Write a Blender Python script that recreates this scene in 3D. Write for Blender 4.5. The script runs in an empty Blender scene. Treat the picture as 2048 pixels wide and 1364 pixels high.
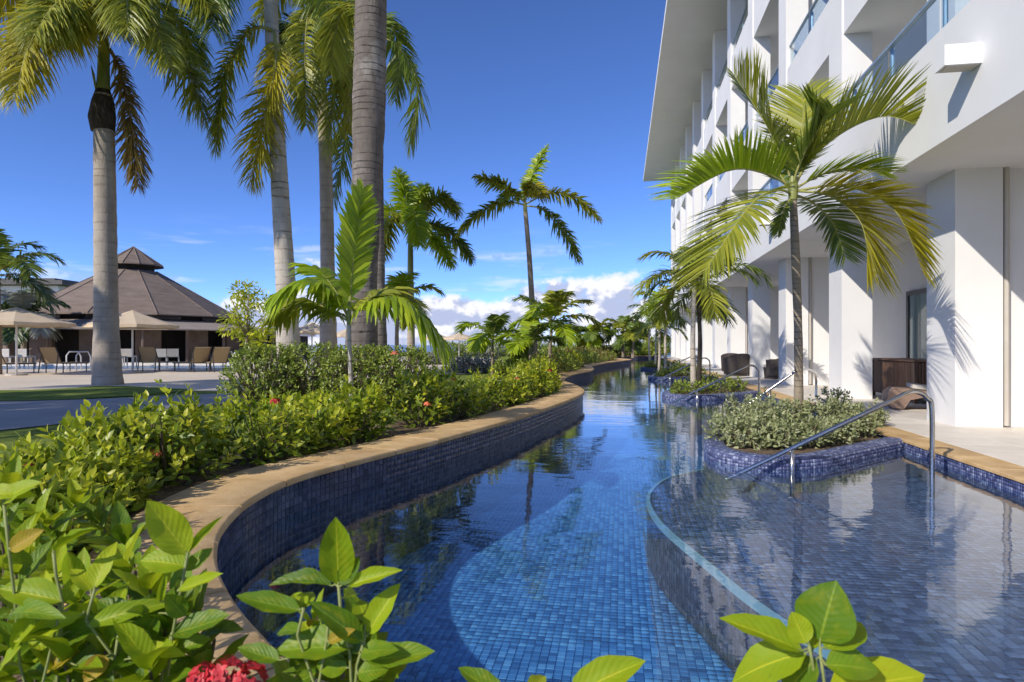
import bpy, math, random
import numpy as np
from mathutils import Vector, Matrix
from mathutils.geometry import tessellate_polygon

R = math.radians
sc = bpy.context.scene
col = sc.collection

# ---------------------------------------------------------------- camera
HC = 1.2                     # eye height above the water
FPX = 1280.0                 # focal length in photo pixels (2048 wide)
YAW = math.atan(219 / FPX)   # the view turns a little left of the facade line
HOR = 689.0
cam_d = bpy.data.cameras.new('camera')
cam = bpy.data.objects.new('camera', cam_d)
col.objects.link(cam)
cam.location = (0, 0, HC)
cam.rotation_euler = (R(90), 0, YAW)
cam_d.sensor_width = 36.0
cam_d.lens = 36.0 * FPX / 2048
cam_d.shift_y = (HOR - 682) / 2048
cam_d.clip_start = 0.05
cam_d.clip_end = 12000
cam_d.dof.use_dof = True
cam_d.dof.focus_distance = 6.5
cam_d.dof.aperture_fstop = 8.0
sc.camera = cam

# ---------------------------------------------------------------- sun and sky
SUN_TRAVEL = Vector((0.40, 0.56, -0.44)).normalized()
SUN_EL = math.asin(-SUN_TRAVEL.z)
SUN_AZ = math.atan2(-SUN_TRAVEL.x, -SUN_TRAVEL.y)     # clockwise from +Y
sun_d = bpy.data.lights.new('sun', 'SUN')
sun_d.energy = 2.35
sun_d.angle = R(0.55)
sun_d.color = (1.0, 0.93, 0.82)
sun = bpy.data.objects.new('sun', sun_d)
col.objects.link(sun)
sun.location = (-30, -40, 40)
sun.rotation_euler = SUN_TRAVEL.to_track_quat('-Z', 'Y').to_euler()

world = bpy.data.worlds.new('World')
sc.world = world
world.use_nodes = True
wn, wl = world.node_tree.nodes, world.node_tree.links
wn.clear()


def wnode(t, **kw):
    n = wn.new(t)
    for k, v in kw.items():
        setattr(n, k, v)
    return n


def wmath(op, a, b=None, c=None, clamp=False):
    n = wn.new('ShaderNodeMath')
    n.operation = op
    n.use_clamp = clamp
    for i, v in enumerate((a, b, c)):
        if v is None:
            continue
        if isinstance(v, (int, float)):
            n.inputs[i].default_value = v
        else:
            wl.new(v, n.inputs[i])
    return n.outputs[0]


sky = wnode('ShaderNodeTexSky', sky_type='NISHITA', sun_disc=False)
sky.sun_elevation = SUN_EL
sky.sun_rotation = SUN_AZ
sky.altitude = 0
sky.air_density = 0.42
sky.dust_density = 0.15
sky.ozone_density = 6.0
hs = wnode('ShaderNodeHueSaturation')
hs.inputs['Hue'].default_value = 0.507
hs.inputs['Saturation'].default_value = 1.06
hs.inputs['Value'].default_value = 0.94
wl.new(sky.outputs[0], hs.inputs['Color'])
tc = wnode('ShaderNodeTexCoord')
sp = wnode('ShaderNodeSeparateXYZ')
wl.new(tc.outputs['Generated'], sp.inputs[0])
az = wmath('ARCTAN2', sp.outputs[0], sp.outputs[1])
el = wmath('ARCSINE', sp.outputs[2])


def cloud_noise(saz, sel, scale, detail, rough, off=(0, 0, 0), shift_el=0.0, shift_az=0.0):
    cmb = wnode('ShaderNodeCombineXYZ')
    wl.new(wmath('MULTIPLY_ADD', az, saz, off[0] + shift_az * saz), cmb.inputs[0])
    wl.new(wmath('MULTIPLY_ADD', el, sel, off[1] + shift_el * sel), cmb.inputs[1])
    cmb.inputs[2].default_value = off[2]
    n = wnode('ShaderNodeTexNoise')
    n.inputs['Scale'].default_value = scale
    n.inputs['Detail'].default_value = detail
    n.inputs['Roughness'].default_value = rough
    wl.new(cmb.outputs[0], n.inputs['Vector'])
    return n.outputs['Fac']


def smooth(v, lo, hi):
    n = wnode('ShaderNodeMapRange', interpolation_type='SMOOTHSTEP')
    n.inputs['From Min'].default_value = lo
    n.inputs['From Max'].default_value = hi
    wl.new(v, n.inputs['Value'])
    return n.outputs[0]


CO = (3.1, 0.4, 2.2)
big = cloud_noise(1.0, 1.6, 5.2, 1.0, 0.5, CO)
puff = cloud_noise(1.0, 1.35, 17.0, 4.0, 0.58, (1.7, 0.2, 5.0))
puff_up = cloud_noise(1.0, 1.35, 17.0, 3.0, 0.55, (1.7, 0.2, 5.0), shift_el=0.012, shift_az=-0.010)
# cumulus: the density threshold rises with elevation, so heaps stand on the horizon
dens = wmath('ADD', wmath('MULTIPLY', big, 1.25), wmath('MULTIPLY', puff, 0.62))
thr = wmath('MULTIPLY_ADD', el, 3.6, 0.70)
cum = smooth(wmath('SUBTRACT', dens, thr), 0.0, 0.12)
wisp = cloud_noise(1.0, 7.0, 6.0, 3.0, 0.6, (9.2, 1.3, 0.7))
wband = wmath('MULTIPLY', smooth(el, 0.03, 0.07), wmath('SUBTRACT', 1.0, smooth(el, 0.11, 0.19)))
wisp_m = wmath('MULTIPLY', smooth(wisp, 0.50, 0.74), wmath('MULTIPLY', wband, 0.55))
mask = wmath('MAXIMUM', cum, wisp_m, clamp=True)
lit = smooth(wmath('ADD', wmath('SUBTRACT', puff, puff_up), wmath('MULTIPLY', el, 0.9)), -0.015, 0.115)
cc = wnode('ShaderNodeMix', data_type='RGBA')
wl.new(lit, cc.inputs['Factor'])
cc.inputs['A'].default_value = (1.85, 2.1, 3.0, 1)
cc.inputs['B'].default_value = (3.6, 3.62, 3.85, 1)
mx = wnode('ShaderNodeMix', data_type='RGBA')
wl.new(mask, mx.inputs['Factor'])
wl.new(hs.outputs[0], mx.inputs['A'])
wl.new(cc.outputs['Result'], mx.inputs['B'])
bg = wnode('ShaderNodeBackground')
bg.inputs['Strength'].default_value = 0.15
wl.new(mx.outputs['Result'], bg.inputs['Color'])
wo = wnode('ShaderNodeOutputWorld')
wl.new(bg.outputs[0], wo.inputs[0])

# ---------------------------------------------------------------- exposure and render
sc.view_settings.view_transform = 'Standard'
sc.view_settings.look = 'None'
sc.view_settings.exposure = 0.88
sc.view_settings.gamma = 1.0
sc.view_settings.use_curve_mapping = False
sc.cycles.max_bounces = 6
sc.cycles.diffuse_bounces = 3
sc.cycles.glossy_bounces = 3
sc.cycles.transparent_max_bounces = 12
sc.cycles.transmission_bounces = 3
sc.cycles.caustics_reflective = True
sc.cycles.blur_glossy = 1.0
sc.cycles.caustics_refractive = False
sc.cycles.sample_clamp_indirect = 4
sc.cycles.use_denoising = True
sc.cycles.use_adaptive_sampling = True
sc.cycles.adaptive_threshold = 0.015

# ---------------------------------------------------------------- positions
SY, CY = math.sin(YAW), math.cos(YAW)


def at(px, py=None, d=None, z=None):
    """place of something seen along photo column px: at depth d, or standing on height z"""
    if d is None:
        d = FPX * (HC - z) / (py - HOR)
    r = (px - 1024) / FPX * d
    if z is None:
        z = HC - (py - HOR) * d / FPX
    return Vector((-SY * d + CY * r, CY * d + SY * r, z))


# ---------------------------------------------------------------- materials
MAT = {}


def new_mat(name):
    m = bpy.data.materials.new(name)
    m.use_nodes = True
    nt = m.node_tree
    nt.nodes.clear()
    out = nt.nodes.new('ShaderNodeOutputMaterial')
    MAT[name] = m
    return m, nt, out


def rgb(c):
    return (c[0], c[1], c[2], 1)


def setp(n, **kw):
    for k, v in kw.items():
        n.inputs[k.replace('_', ' ')].default_value = v


def noise(nt, scale, detail=4, rough=0.6, vec=None, coord='Object', stretch=None):
    tcn = nt.nodes.new('ShaderNodeTexCoord')
    src = tcn.outputs[coord] if vec is None else vec
    if stretch:
        mp = nt.nodes.new('ShaderNodeMapping')
        mp.inputs['Scale'].default_value = stretch
        nt.links.new(src, mp.inputs[0])
        src = mp.outputs[0]
    n = nt.nodes.new('ShaderNodeTexNoise')
    n.inputs['Scale'].default_value = scale
    n.inputs['Detail'].default_value = detail
    n.inputs['Roughness'].default_value = rough
    nt.links.new(src, n.inputs['Vector'])
    return n.outputs['Fac']


def ramp(nt, fac, stops):
    r = nt.nodes.new('ShaderNodeValToRGB')
    e = r.color_ramp.elements
    while len(e) < len(stops):
        e.new(0.5)
    for i, (p, c) in enumerate(stops):
        e[i].position = p
        e[i].color = rgb(c)
    nt.links.new(fac, r.inputs[0])
    return r.outputs[0]


def mathn(nt, op, a, b=None, clamp=False):
    n = nt.nodes.new('ShaderNodeMath')
    n.operation = op
    n.use_clamp = clamp
    for i, v in enumerate((a, b)):
        if v is None:
            continue
        if isinstance(v, (int, float)):
            n.inputs[i].default_value = v
        else:
            nt.links.new(v, n.inputs[i])
    return n.outputs[0]


def mixc(nt, fac, a, b, mode='MIX'):
    n = nt.nodes.new('ShaderNodeMix')
    n.data_type = 'RGBA'
    n.blend_type = mode
    for k, v in (('Factor', fac), ('A', a), ('B', b)):
        if isinstance(v, (int, float)):
            n.inputs[k].default_value = v
        elif isinstance(v, tuple):
            n.inputs[k].default_value = rgb(v)
        else:
            nt.links.new(v, n.inputs[k])
    return n.outputs['Result']


def island_rand(nt):
    """a random number per piece, for joined pieces and for separate objects alike"""
    g = nt.nodes.new('ShaderNodeNewGeometry')
    o = nt.nodes.new('ShaderNodeObjectInfo')
    s = mathn(nt, 'ADD', g.outputs['Random Per Island'], o.outputs['Random'])
    return mathn(nt, 'FRACT', s)


def bumpn(nt, height, strength, dist=0.01):
    b = nt.nodes.new('ShaderNodeBump')
    b.inputs['Strength'].default_value = strength
    b.inputs['Distance'].default_value = dist
    nt.links.new(height, b.inputs['Height'])
    return b.outputs[0]


def surf(name, c1, c2, scale=4, rough=0.7, bump=0.0, bscale=60, metallic=0.0, spec=0.5, stretch=None,
         per_piece=0.0, coord='Object', bdist=0.01):
    m, nt, out = new_mat(name)
    p = nt.nodes.new('ShaderNodeBsdfPrincipled')
    f = noise(nt, scale, 4, 0.62, stretch=stretch, coord=coord)
    c = ramp(nt, f, [(0.32, c1), (0.68, c2)])
    if per_piece:
        v = mathn(nt, 'MULTIPLY_ADD', island_rand(nt), per_piece)
        nt.nodes[-1].inputs[2].default_value = 1 - per_piece * 0.5
        vm = nt.nodes.new('ShaderNodeVectorMath')
        vm.operation = 'SCALE'
        nt.links.new(c, vm.inputs[0])
        nt.links.new(v, vm.inputs['Scale'])
        c = vm.outputs[0]
    if name == 'sandstone':
        # damp and worn patches
        mr = nt.nodes.new('ShaderNodeMapRange')
        mr.inputs['From Min'].default_value = 0.50
        mr.inputs['From Max'].default_value = 0.68
        nt.links.new(noise(nt, 1.8, 5, 0.7), mr.inputs['Value'])
        c = mixc(nt, mathn(nt, 'MULTIPLY', mr.outputs[0], 0.45), c, (0.34, 0.22, 0.11))
    nt.links.new(c, p.inputs['Base Color'])
    setp(p, Roughness=rough, Metallic=metallic)
    p.inputs['Specular IOR Level'].default_value = spec
    if bump:
        nt.links.new(bumpn(nt, noise(nt, bscale, 3, 0.6, coord=coord), bump, bdist), p.inputs['Normal'])
    nt.links.new(p.outputs[0], out.inputs[0])
    return m


surf('stucco', (0.77, 0.76, 0.74), (0.85, 0.84, 0.82), scale=0.55, rough=0.85, bump=0.12, bscale=90, spec=0.3)
surf('stucco_ceiling', (0.80, 0.78, 0.74), (0.84, 0.82, 0.78), scale=0.8, rough=0.9, spec=0.2)
surf('sandstone', (0.54, 0.34, 0.14), (0.70, 0.49, 0.25), scale=5, rough=0.8, bump=0.35, bscale=45, per_piece=0.18)
surf('limestone', (0.70, 0.63, 0.54), (0.80, 0.73, 0.63), scale=3, rough=0.5, bump=0.08, bscale=70, per_piece=0.10)
surf('plaza_stone', (0.62, 0.52, 0.39), (0.72, 0.62, 0.48), scale=0.35, rough=0.9, bump=0.2, bscale=20)
surf('path_concrete', (0.27, 0.26, 0.25), (0.35, 0.34, 0.325), scale=1.2, rough=0.9, bump=0.2, bscale=60)
surf('soil', (0.09, 0.06, 0.035), (0.2, 0.14, 0.08), scale=9, rough=1.0, bump=0.8, bscale=35, bdist=0.03)
surf('lawn', (0.13, 0.18, 0.03), (0.24, 0.29, 0.06), scale=2.5, rough=1.0, bump=0.8, bscale=90, spec=0.1, bdist=0.02)
surf('grout', (0.055, 0.065, 0.105), (0.085, 0.10, 0.155), scale=10, rough=0.8)
surf('steel', (0.52, 0.50, 0.47), (0.62, 0.60, 0.57), scale=20, rough=0.22, metallic=1.0)
surf('dark_metal', (0.06, 0.055, 0.05), (0.09, 0.08, 0.075), scale=8, rough=0.45, metallic=0.3)
surf('white_metal', (0.72, 0.72, 0.72), (0.78, 0.78, 0.78), scale=8, rough=0.4)
surf('blue_steel', (0.30, 0.38, 0.44), (0.40, 0.48, 0.54), scale=6, rough=0.3, metallic=0.35)
surf('dark_glass', (0.02, 0.025, 0.03), (0.035, 0.04, 0.045), scale=2, rough=0.08, spec=0.8)
surf('curtain', (0.36, 0.38, 0.34), (0.46, 0.48, 0.43), scale=3, rough=0.9, stretch=(14, 14, 0.4))
surf('door_frame', (0.10, 0.09, 0.085), (0.13, 0.12, 0.11), scale=6, rough=0.5)
surf('wood', (0.17, 0.085, 0.05), (0.27, 0.15, 0.09), scale=6, rough=0.55, stretch=(1, 1, 0.15), per_piece=0.25)
surf('wicker', (0.22, 0.14, 0.10), (0.36, 0.24, 0.18), scale=120, rough=0.7, bump=0.8, bscale=160)
surf('dark_wicker', (0.035, 0.028, 0.025), (0.07, 0.055, 0.05), scale=90, rough=0.6, bump=0.8, bscale=120)
surf('cushion', (0.55, 0.50, 0.44), (0.62, 0.57, 0.5), scale=20, rough=0.95)
surf('sling', (0.36, 0.26, 0.14), (0.44, 0.33, 0.19), scale=30, rough=0.9)
surf('canvas', (0.60, 0.47, 0.32), (0.68, 0.55, 0.39), scale=3, rough=0.95)
surf('cream_paint', (0.50, 0.45, 0.38), (0.57, 0.52, 0.45), scale=4, rough=0.6)
surf('shingle', (0.18, 0.135, 0.102), (0.26, 0.20, 0.155), scale=1.2, rough=0.95, per_piece=0.10, bump=0.5, bscale=22,
     stretch=(1, 1, 6), bdist=0.04)
surf('skirt_roof', (0.30, 0.24, 0.19), (0.36, 0.30, 0.24), scale=2, rough=0.9)
surf('brown_wall', (0.12, 0.085, 0.065), (0.18, 0.135, 0.105), scale=1.5, rough=0.85)
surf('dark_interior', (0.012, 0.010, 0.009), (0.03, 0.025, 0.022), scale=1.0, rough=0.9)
surf('slate', (0.10, 0.095, 0.09), (0.14, 0.13, 0.125), scale=2, rough=0.85)
surf('petal_red', (0.42, 0.008, 0.018), (0.62, 0.03, 0.035), scale=30, rough=0.55, per_piece=0.5)
surf('petal_orange', (0.70, 0.12, 0.04), (0.80, 0.22, 0.09), scale=30, rough=0.55, per_piece=0.4)
surf('stem_wood', (0.10, 0.07, 0.045), (0.2, 0.15, 0.1), scale=25, rough=0.9)
surf('stem_green', (0.20, 0.24, 0.06), (0.28, 0.30, 0.09), scale=25, rough=0.6)
surf('rachis', (0.26, 0.27, 0.07), (0.36, 0.33, 0.10), scale=8, rough=0.55)
surf('rachis_dry', (0.34, 0.20, 0.08), (0.42, 0.27, 0.11), scale=8, rough=0.7)
surf('fibre', (0.03, 0.022, 0.018), (0.10, 0.075, 0.055), scale=14, rough=1.0, bump=1.0, bscale=40, stretch=(1, 1, 0.25), bdist=0.03)
surf('crownshaft', (0.14, 0.20, 0.05), (0.30, 0.30, 0.08), scale=2.2, rough=0.4, stretch=(2, 2, 0.6))


def bark(name, c1, c2, ring, rings_per_m, patch=(0.5, 0.47, 0.42), patch_amt=0.35, ring_amt=0.75):
    m, nt, out = new_mat(name)
    p = nt.nodes.new('ShaderNodeBsdfPrincipled')
    c = ramp(nt, noise(nt, 3.0, 5, 0.7, stretch=(1, 1, 0.6)), [(0.3, c1), (0.7, c2)])
    pm = nt.nodes.new('ShaderNodeMapRange')
    pm.inputs['From Min'].default_value = 0.52
    pm.inputs['From Max'].default_value = 0.70
    nt.links.new(noise(nt, 1.6, 4, 0.7), pm.inputs['Value'])
    c = mixc(nt, mathn(nt, 'MULTIPLY', pm.outputs[0], patch_amt), c, patch)
    tcn = nt.nodes.new('ShaderNodeTexCoord')
    s = nt.nodes.new('ShaderNodeSeparateXYZ')
    nt.links.new(tcn.outputs['Object'], s.inputs[0])
    # leaf scars: uneven spacing, wavering, faint in places
    w = mathn(nt, 'ADD', mathn(nt, 'MULTIPLY', noise(nt, 1.1, 2, 0.6, stretch=(0.05, 0.05, 1)), 5.0), mathn(nt, 'MULTIPLY', noise(nt, 3.5, 3, 0.6), 0.28))
    zz = mathn(nt, 'ADD', mathn(nt, 'MULTIPLY', s.outputs[2], rings_per_m), w)
    fr = mathn(nt, 'ABSOLUTE', mathn(nt, 'SUBTRACT', mathn(nt, 'FRACT', zz), 0.5))
    lm = nt.nodes.new('ShaderNodeMapRange')
    lm.inputs['From Min'].default_value = 0.11
    lm.inputs['From Max'].default_value = 0.03
    nt.links.new(fr, lm.inputs['Value'])
    am = nt.nodes.new('ShaderNodeMapRange')
    am.inputs['From Min'].default_value = 0.40
    am.inputs['From Max'].default_value = 0.62
    nt.links.new(noise(nt, 2.3, 4, 0.7, stretch=(1, 1, 1.4)), am.inputs['Value'])
    line = mathn(nt, 'MULTIPLY', lm.outputs[0], mathn(nt, 'MULTIPLY', am.outputs[0], ring_amt))
    c = mixc(nt, line, c, ring)
    nt.links.new(c, p.inputs['Base Color'])
    setp(p, Roughness=0.9)
    p.inputs['Specular IOR Level'].default_value = 0.25
    hgt = mathn(nt, 'ADD', mathn(nt, 'MULTIPLY', line, -1.2), noise(nt, 25, 4, 0.7, stretch=(1, 1, 0.3)))
    nt.links.new(bumpn(nt, hgt, 0.7, 0.015), p.inputs['Normal'])
    nt.links.new(p.outputs[0], out.inputs[0])


bark('bark_grey', (0.30, 0.25, 0.20), (0.46, 0.40, 0.33), (0.17, 0.13, 0.10), 5.0, ring_amt=0.55)
bark('bark_pale', (0.42, 0.36, 0.29), (0.60, 0.54, 0.46), (0.17, 0.13, 0.09), 5.0, ring_amt=0.9)
bark('bark_brown', (0.12, 0.098, 0.082), (0.25, 0.215, 0.185), (0.04, 0.032, 0.027), 9.0, ring_amt=0.9, patch_amt=0.5)
bark('bark_thin', (0.24, 0.19, 0.13), (0.36, 0.30, 0.22), (0.10, 0.08, 0.05), 16)
bark('bark_dark', (0.035, 0.03, 0.025), (0.075, 0.062, 0.05), (0.02, 0.017, 0.014), 14)


def leafmat(name, dark, mid, light, rough=0.38, trans=0.32, tcol=None, veins=False, spec=0.5):
    m, nt, out = new_mat(name)
    p = nt.nodes.new('ShaderNodeBsdfPrincipled')
    c = ramp(nt, island_rand(nt), [(0.0, dark), (0.5, mid), (1.0, light)])
    c = mixc(nt, mathn(nt, 'MULTIPLY', noise(nt, 3.0, 2, 0.5), 0.35), c, mid)
    if veins:
        uv = nt.nodes.new('ShaderNodeUVMap')
        s = nt.nodes.new('ShaderNodeSeparateXYZ')
        nt.links.new(uv.outputs[0], s.inputs[0])
        av = mathn(nt, 'ABSOLUTE', mathn(nt, 'SUBTRACT', s.outputs[1], 0.5))
        rib = mathn(nt, 'LESS_THAN', av, 0.022)
        lat = mathn(nt, 'FRACT', mathn(nt, 'MULTIPLY', mathn(nt, 'SUBTRACT', s.outputs[0], mathn(nt, 'MULTIPLY', av, 0.55)), 9.0))
        latd = mathn(nt, 'ABSOLUTE', mathn(nt, 'SUBTRACT', lat, 0.5))
        lv = mathn(nt, 'LESS_THAN', latd, 0.05)
        v = mathn(nt, 'ADD', mathn(nt, 'MULTIPLY', rib, 0.6), mathn(nt, 'MULTIPLY', lv, 0.07), clamp=True)
        c = mixc(nt, v, c, (min(1, light[0] * 1.5 + .05), min(1, light[1] * 1.3 + .03), light[2] * 1.5 + .02))
        # yellowing blotches
        bl = nt.nodes.new('ShaderNodeMapRange')
        bl.inputs['From Min'].default_value = 0.50
        bl.inputs['From Max'].default_value = 0.75
        oi = nt.nodes.new('ShaderNodeObjectInfo')
        vm = nt.nodes.new('ShaderNodeVectorMath')
        nt.links.new(uv.outputs[0], vm.inputs[0])
        nt.links.new(oi.outputs['Location'], vm.inputs[1])
        nt.links.new(noise(nt, 3.5, 4, 0.7, vec=vm.outputs[0]), bl.inputs['Value'])
        c = mixc(nt, mathn(nt, 'MULTIPLY', bl.outputs[0], 0.4), c, (0.50, 0.42, 0.01))
        sp_ = mathn(nt, 'GREATER_THAN', noise(nt, 16.0, 3, 0.6, vec=vm.outputs[0]), 0.70)
        c = mixc(nt, mathn(nt, 'MULTIPLY', sp_, 0.5), c, (0.10, 0.07, 0.02))
        nt.links.new(bumpn(nt, latd, 0.20, 0.004), p.inputs['Normal'])
    nt.links.new(c, p.inputs['Base Color'])
    setp(p, Roughness=rough)
    p.inputs['Specular IOR Level'].default_value = spec
    t = nt.nodes.new('ShaderNodeBsdfTranslucent')
    if tcol:
        nt.links.new(mixc(nt, 0.5, c, tcol), t.inputs[0])
    else:
        nt.links.new(c, t.inputs[0])
    mixs = nt.nodes.new('ShaderNodeMixShader')
    mixs.inputs[0].default_value = trans
    nt.links.new(p.outputs[0], mixs.inputs[1])
    nt.links.new(t.outputs[0], mixs.inputs[2])
    nt.links.new(mixs.outputs[0], out.inputs[0])
    return m


YG = (0.30, 0.42, 0.03)
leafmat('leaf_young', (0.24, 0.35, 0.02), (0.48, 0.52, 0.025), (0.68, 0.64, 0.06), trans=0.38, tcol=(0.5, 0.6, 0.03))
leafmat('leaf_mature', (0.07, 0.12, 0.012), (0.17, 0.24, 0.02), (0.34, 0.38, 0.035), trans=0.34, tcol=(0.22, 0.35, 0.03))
leafmat('leaf_hedge', (0.12, 0.17, 0.025), (0.26, 0.33, 0.045), (0.44, 0.48, 0.09), trans=0.28, tcol=(0.25, 0.36, 0.04))
leafmat('leaf_big_young', (0.20, 0.32, 0.008), (0.32, 0.44, 0.010), (0.46, 0.53, 0.014), trans=0.40, tcol=(0.55, 0.62, 0.02), veins=True, rough=0.5, spec=0.35)
leafmat('leaf_big_mature', (0.07, 0.15, 0.006), (0.12, 0.23, 0.008), (0.20, 0.32, 0.012), trans=0.34, tcol=(0.32, 0.42, 0.02), veins=True, rough=0.46, spec=0.35)
leafmat('leaf_big_old', (0.34, 0.26, 0.02), (0.46, 0.34, 0.025), (0.50, 0.26, 0.03), trans=0.35, veins=True, rough=0.55, spec=0.3)
leafmat('leaf_silver', (0.20, 0.24, 0.09), (0.36, 0.39, 0.18), (0.52, 0.53, 0.32), trans=0.25, rough=0.6, spec=0.2)
leafmat('leaf_grey', (0.18, 0.19, 0.14), (0.30, 0.31, 0.25), (0.42, 0.42, 0.36), trans=0.2, rough=0.7)
leafmat('leaf_reddish', (0.11, 0.13, 0.02), (0.20, 0.19, 0.035), (0.32, 0.20, 0.06), trans=0.3)
leafmat('frond_green', (0.05, 0.105, 0.02), (0.15, 0.22, 0.035), (0.27, 0.33, 0.055), trans=0.36, tcol=(0.34, 0.42, 0.03), rough=0.4)
leafmat('frond_olive', (0.16, 0.20, 0.02), (0.31, 0.34, 0.03), (0.48, 0.46, 0.045), trans=0.34, tcol=(0.36, 0.38, 0.03), rough=0.42)
leafmat('frond_yellow', (0.28, 0.28, 0.02), (0.44, 0.40, 0.025), (0.58, 0.50, 0.04), trans=0.36, tcol=(0.5, 0.45, 0.03), rough=0.45)
leafmat('frond_bright', (0.20, 0.31, 0.012), (0.33, 0.45, 0.018), (0.48, 0.55, 0.03), trans=0.38, tcol=(0.4, 0.55, 0.03), rough=0.38)
leafmat('frond_dry', (0.22, 0.13, 0.05), (0.32, 0.23, 0.07), (0.38, 0.32, 0.09), trans=0.3, rough=0.7, spec=0.2)
leafmat('frond_dark', (0.035, 0.07, 0.02), (0.075, 0.12, 0.03), (0.14, 0.19, 0.045), trans=0.22, rough=0.45)


def mosaic(name, stops, rough=0.18):
    m, nt, out = new_mat(name)
    p = nt.nodes.new('ShaderNodeBsdfPrincipled')
    c = ramp(nt, island_rand(nt), stops)
    nt.links.new(c, p.inputs['Base Color'])
    setp(p, Roughness=rough)
    nt.links.new(p.outputs[0], out.inputs[0])


mosaic('mosaic_floor', [(0.0, (0.034, 0.105, 0.25)), (0.25, (0.055, 0.165, 0.36)), (0.6, (0.075, 0.215, 0.44)), (1.0, (0.13, 0.31, 0.54))])
mosaic('mosaic_wall', [(0.0, (0.024, 0.028, 0.055)), (0.5, (0.050, 0.057, 0.100)), (1.0, (0.095, 0.105, 0.160))])
mosaic('mosaic_planter', [(0.0, (0.048, 0.058, 0.15)), (0.45, (0.090, 0.108, 0.235)), (0.85, (0.18, 0.21, 0.36)), (1.0, (0.33, 0.37, 0.52))])
mosaic('mosaic_shelf', [(0.0, (0.045, 0.062, 0.125)), (0.4, (0.075, 0.100, 0.185)), (0.8, (0.105, 0.140, 0.245)), (1.0, (0.15, 0.19, 0.31))])
surf('nosing', (0.20, 0.34, 0.42), (0.27, 0.42, 0.49), scale=6, rough=0.3)

# far pool floor: the mosaic is too fine there to build
m, nt, out = new_mat('mosaic_far')
p = nt.nodes.new('ShaderNodeBsdfPrincipled')
b = nt.nodes.new('ShaderNodeTexBrick')
b.offset = 0.0
b.inputs['Scale'].default_value = 1.0
b.inputs['Brick Width'].default_value = 0.05
b.inputs['Row Height'].default_value = 0.05
b.inputs['Mortar Size'].default_value = 0.0025
b.inputs['Color1'].default_value = (0.018, 0.08, 0.25, 1)
b.inputs['Color2'].default_value = (0.06, 0.20, 0.45, 1)
b.inputs['Mortar'].default_value = (0.10, 0.18, 0.38, 1)
t = nt.nodes.new('ShaderNodeTexCoord')
nt.links.new(t.outputs['Object'], b.inputs['Vector'])
nt.links.new(b.outputs['Color'], p.inputs['Base Color'])
setp(p, Roughness=0.3)
nt.links.new(p.outputs[0], out.inputs[0])


def schlick(nt, f0, normal=None):
    """reflectance of a clear surface, the same from both sides"""
    g = nt.nodes.new('ShaderNodeNewGeometry')
    dt = nt.nodes.new('ShaderNodeVectorMath')
    dt.operation = 'DOT_PRODUCT'
    nt.links.new(g.outputs['Incoming'], dt.inputs[0])
    nt.links.new(normal if normal is not None else g.outputs['Normal'], dt.inputs[1])
    c = mathn(nt, 'SUBTRACT', 1.0, mathn(nt, 'ABSOLUTE', dt.outputs['Value']), clamp=True)
    return mathn(nt, 'ADD', mathn(nt, 'MULTIPLY', mathn(nt, 'POWER', c, 5.0), 1 - f0), f0, clamp=True)


def water_mat(name, tint, ripple=1.0, sea=False):
    m, nt, out = new_mat(name)
    n1 = noise(nt, 3.2, 3, 0.55, stretch=(0.55, 1.5, 1))
    n2 = noise(nt, 0.9, 2, 0.5, stretch=(0.7, 1.3, 1))
    n3 = noise(nt, 14.0, 2, 0.5, stretch=(0.6, 1.4, 1))
    h = mathn(nt, 'ADD', mathn(nt, 'ADD', mathn(nt, 'MULTIPLY', n1, 0.55), mathn(nt, 'MULTIPLY', n2, 1.6)), mathn(nt, 'MULTIPLY', n3, 0.07))
    bn = bumpn(nt, h, 1.0, 0.004 * ripple)
    fr = schlick(nt, 0.035, bn)
    g = nt.nodes.new('ShaderNodeBsdfGlossy')
    g.inputs['Roughness'].default_value = 0.015
    g.inputs['Color'].default_value = (1, 1, 1, 1)
    nt.links.new(bn, g.inputs['Normal'])
    if sea:
        tr = nt.nodes.new('ShaderNodeBsdfDiffuse')
        tr.inputs['Color'].default_value = rgb(tint)
    else:
        tr = nt.nodes.new('ShaderNodeBsdfTransparent')
        tr.inputs['Color'].default_value = rgb(tint)
    mixs = nt.nodes.new('ShaderNodeMixShader')
    nt.links.new(fr, mixs.inputs[0])
    nt.links.new(tr.outputs[0], mixs.inputs[1])
    nt.links.new(g.outputs[0], mixs.inputs[2])
    nt.links.new(mixs.outputs[0], out.inputs[0])


water_mat('pool_water', (0.80, 0.93, 1.0))
water_mat('sea_water', (0.06, 0.16, 0.30), ripple=90.0, sea=True)

m, nt, out = new_mat('clear_glass')
fr = schlick(nt, 0.04)
g = nt.nodes.new('ShaderNodeBsdfGlossy')
g.inputs['Roughness'].default_value = 0.02
tr = nt.nodes.new('ShaderNodeBsdfTransparent')
tr.inputs['Color'].default_value = (0.84, 0.92, 0.96, 1)
mixs = nt.nodes.new('ShaderNodeMixShader')
nt.links.new(fr, mixs.inputs[0])
nt.links.new(tr.outputs[0], mixs.inputs[1])
nt.links.new(g.outputs[0], mixs.inputs[2])
nt.links.new(mixs.outputs[0], out.inputs[0])

# ---------------------------------------------------------------- object helpers


def tag(o, label=None, cat=None, group=None, kind=None):
    if label:
        o['label'] = label
    if cat:
        o['category'] = cat
    if group:
        o['group'] = group
    if kind:
        o['kind'] = kind
    return o


def thing(name, loc, label=None, cat=None, group=None, kind=None):
    o = bpy.data.objects.new(name, None)
    o.empty_display_size = 0.1
    o.location = loc
    col.objects.link(o)
    return tag(o, label, cat, group, kind)


def world_loc(o):
    v = Vector(o.location)
    while o.parent:
        o = o.parent
        v = v + Vector(o.location)
    return v


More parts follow.
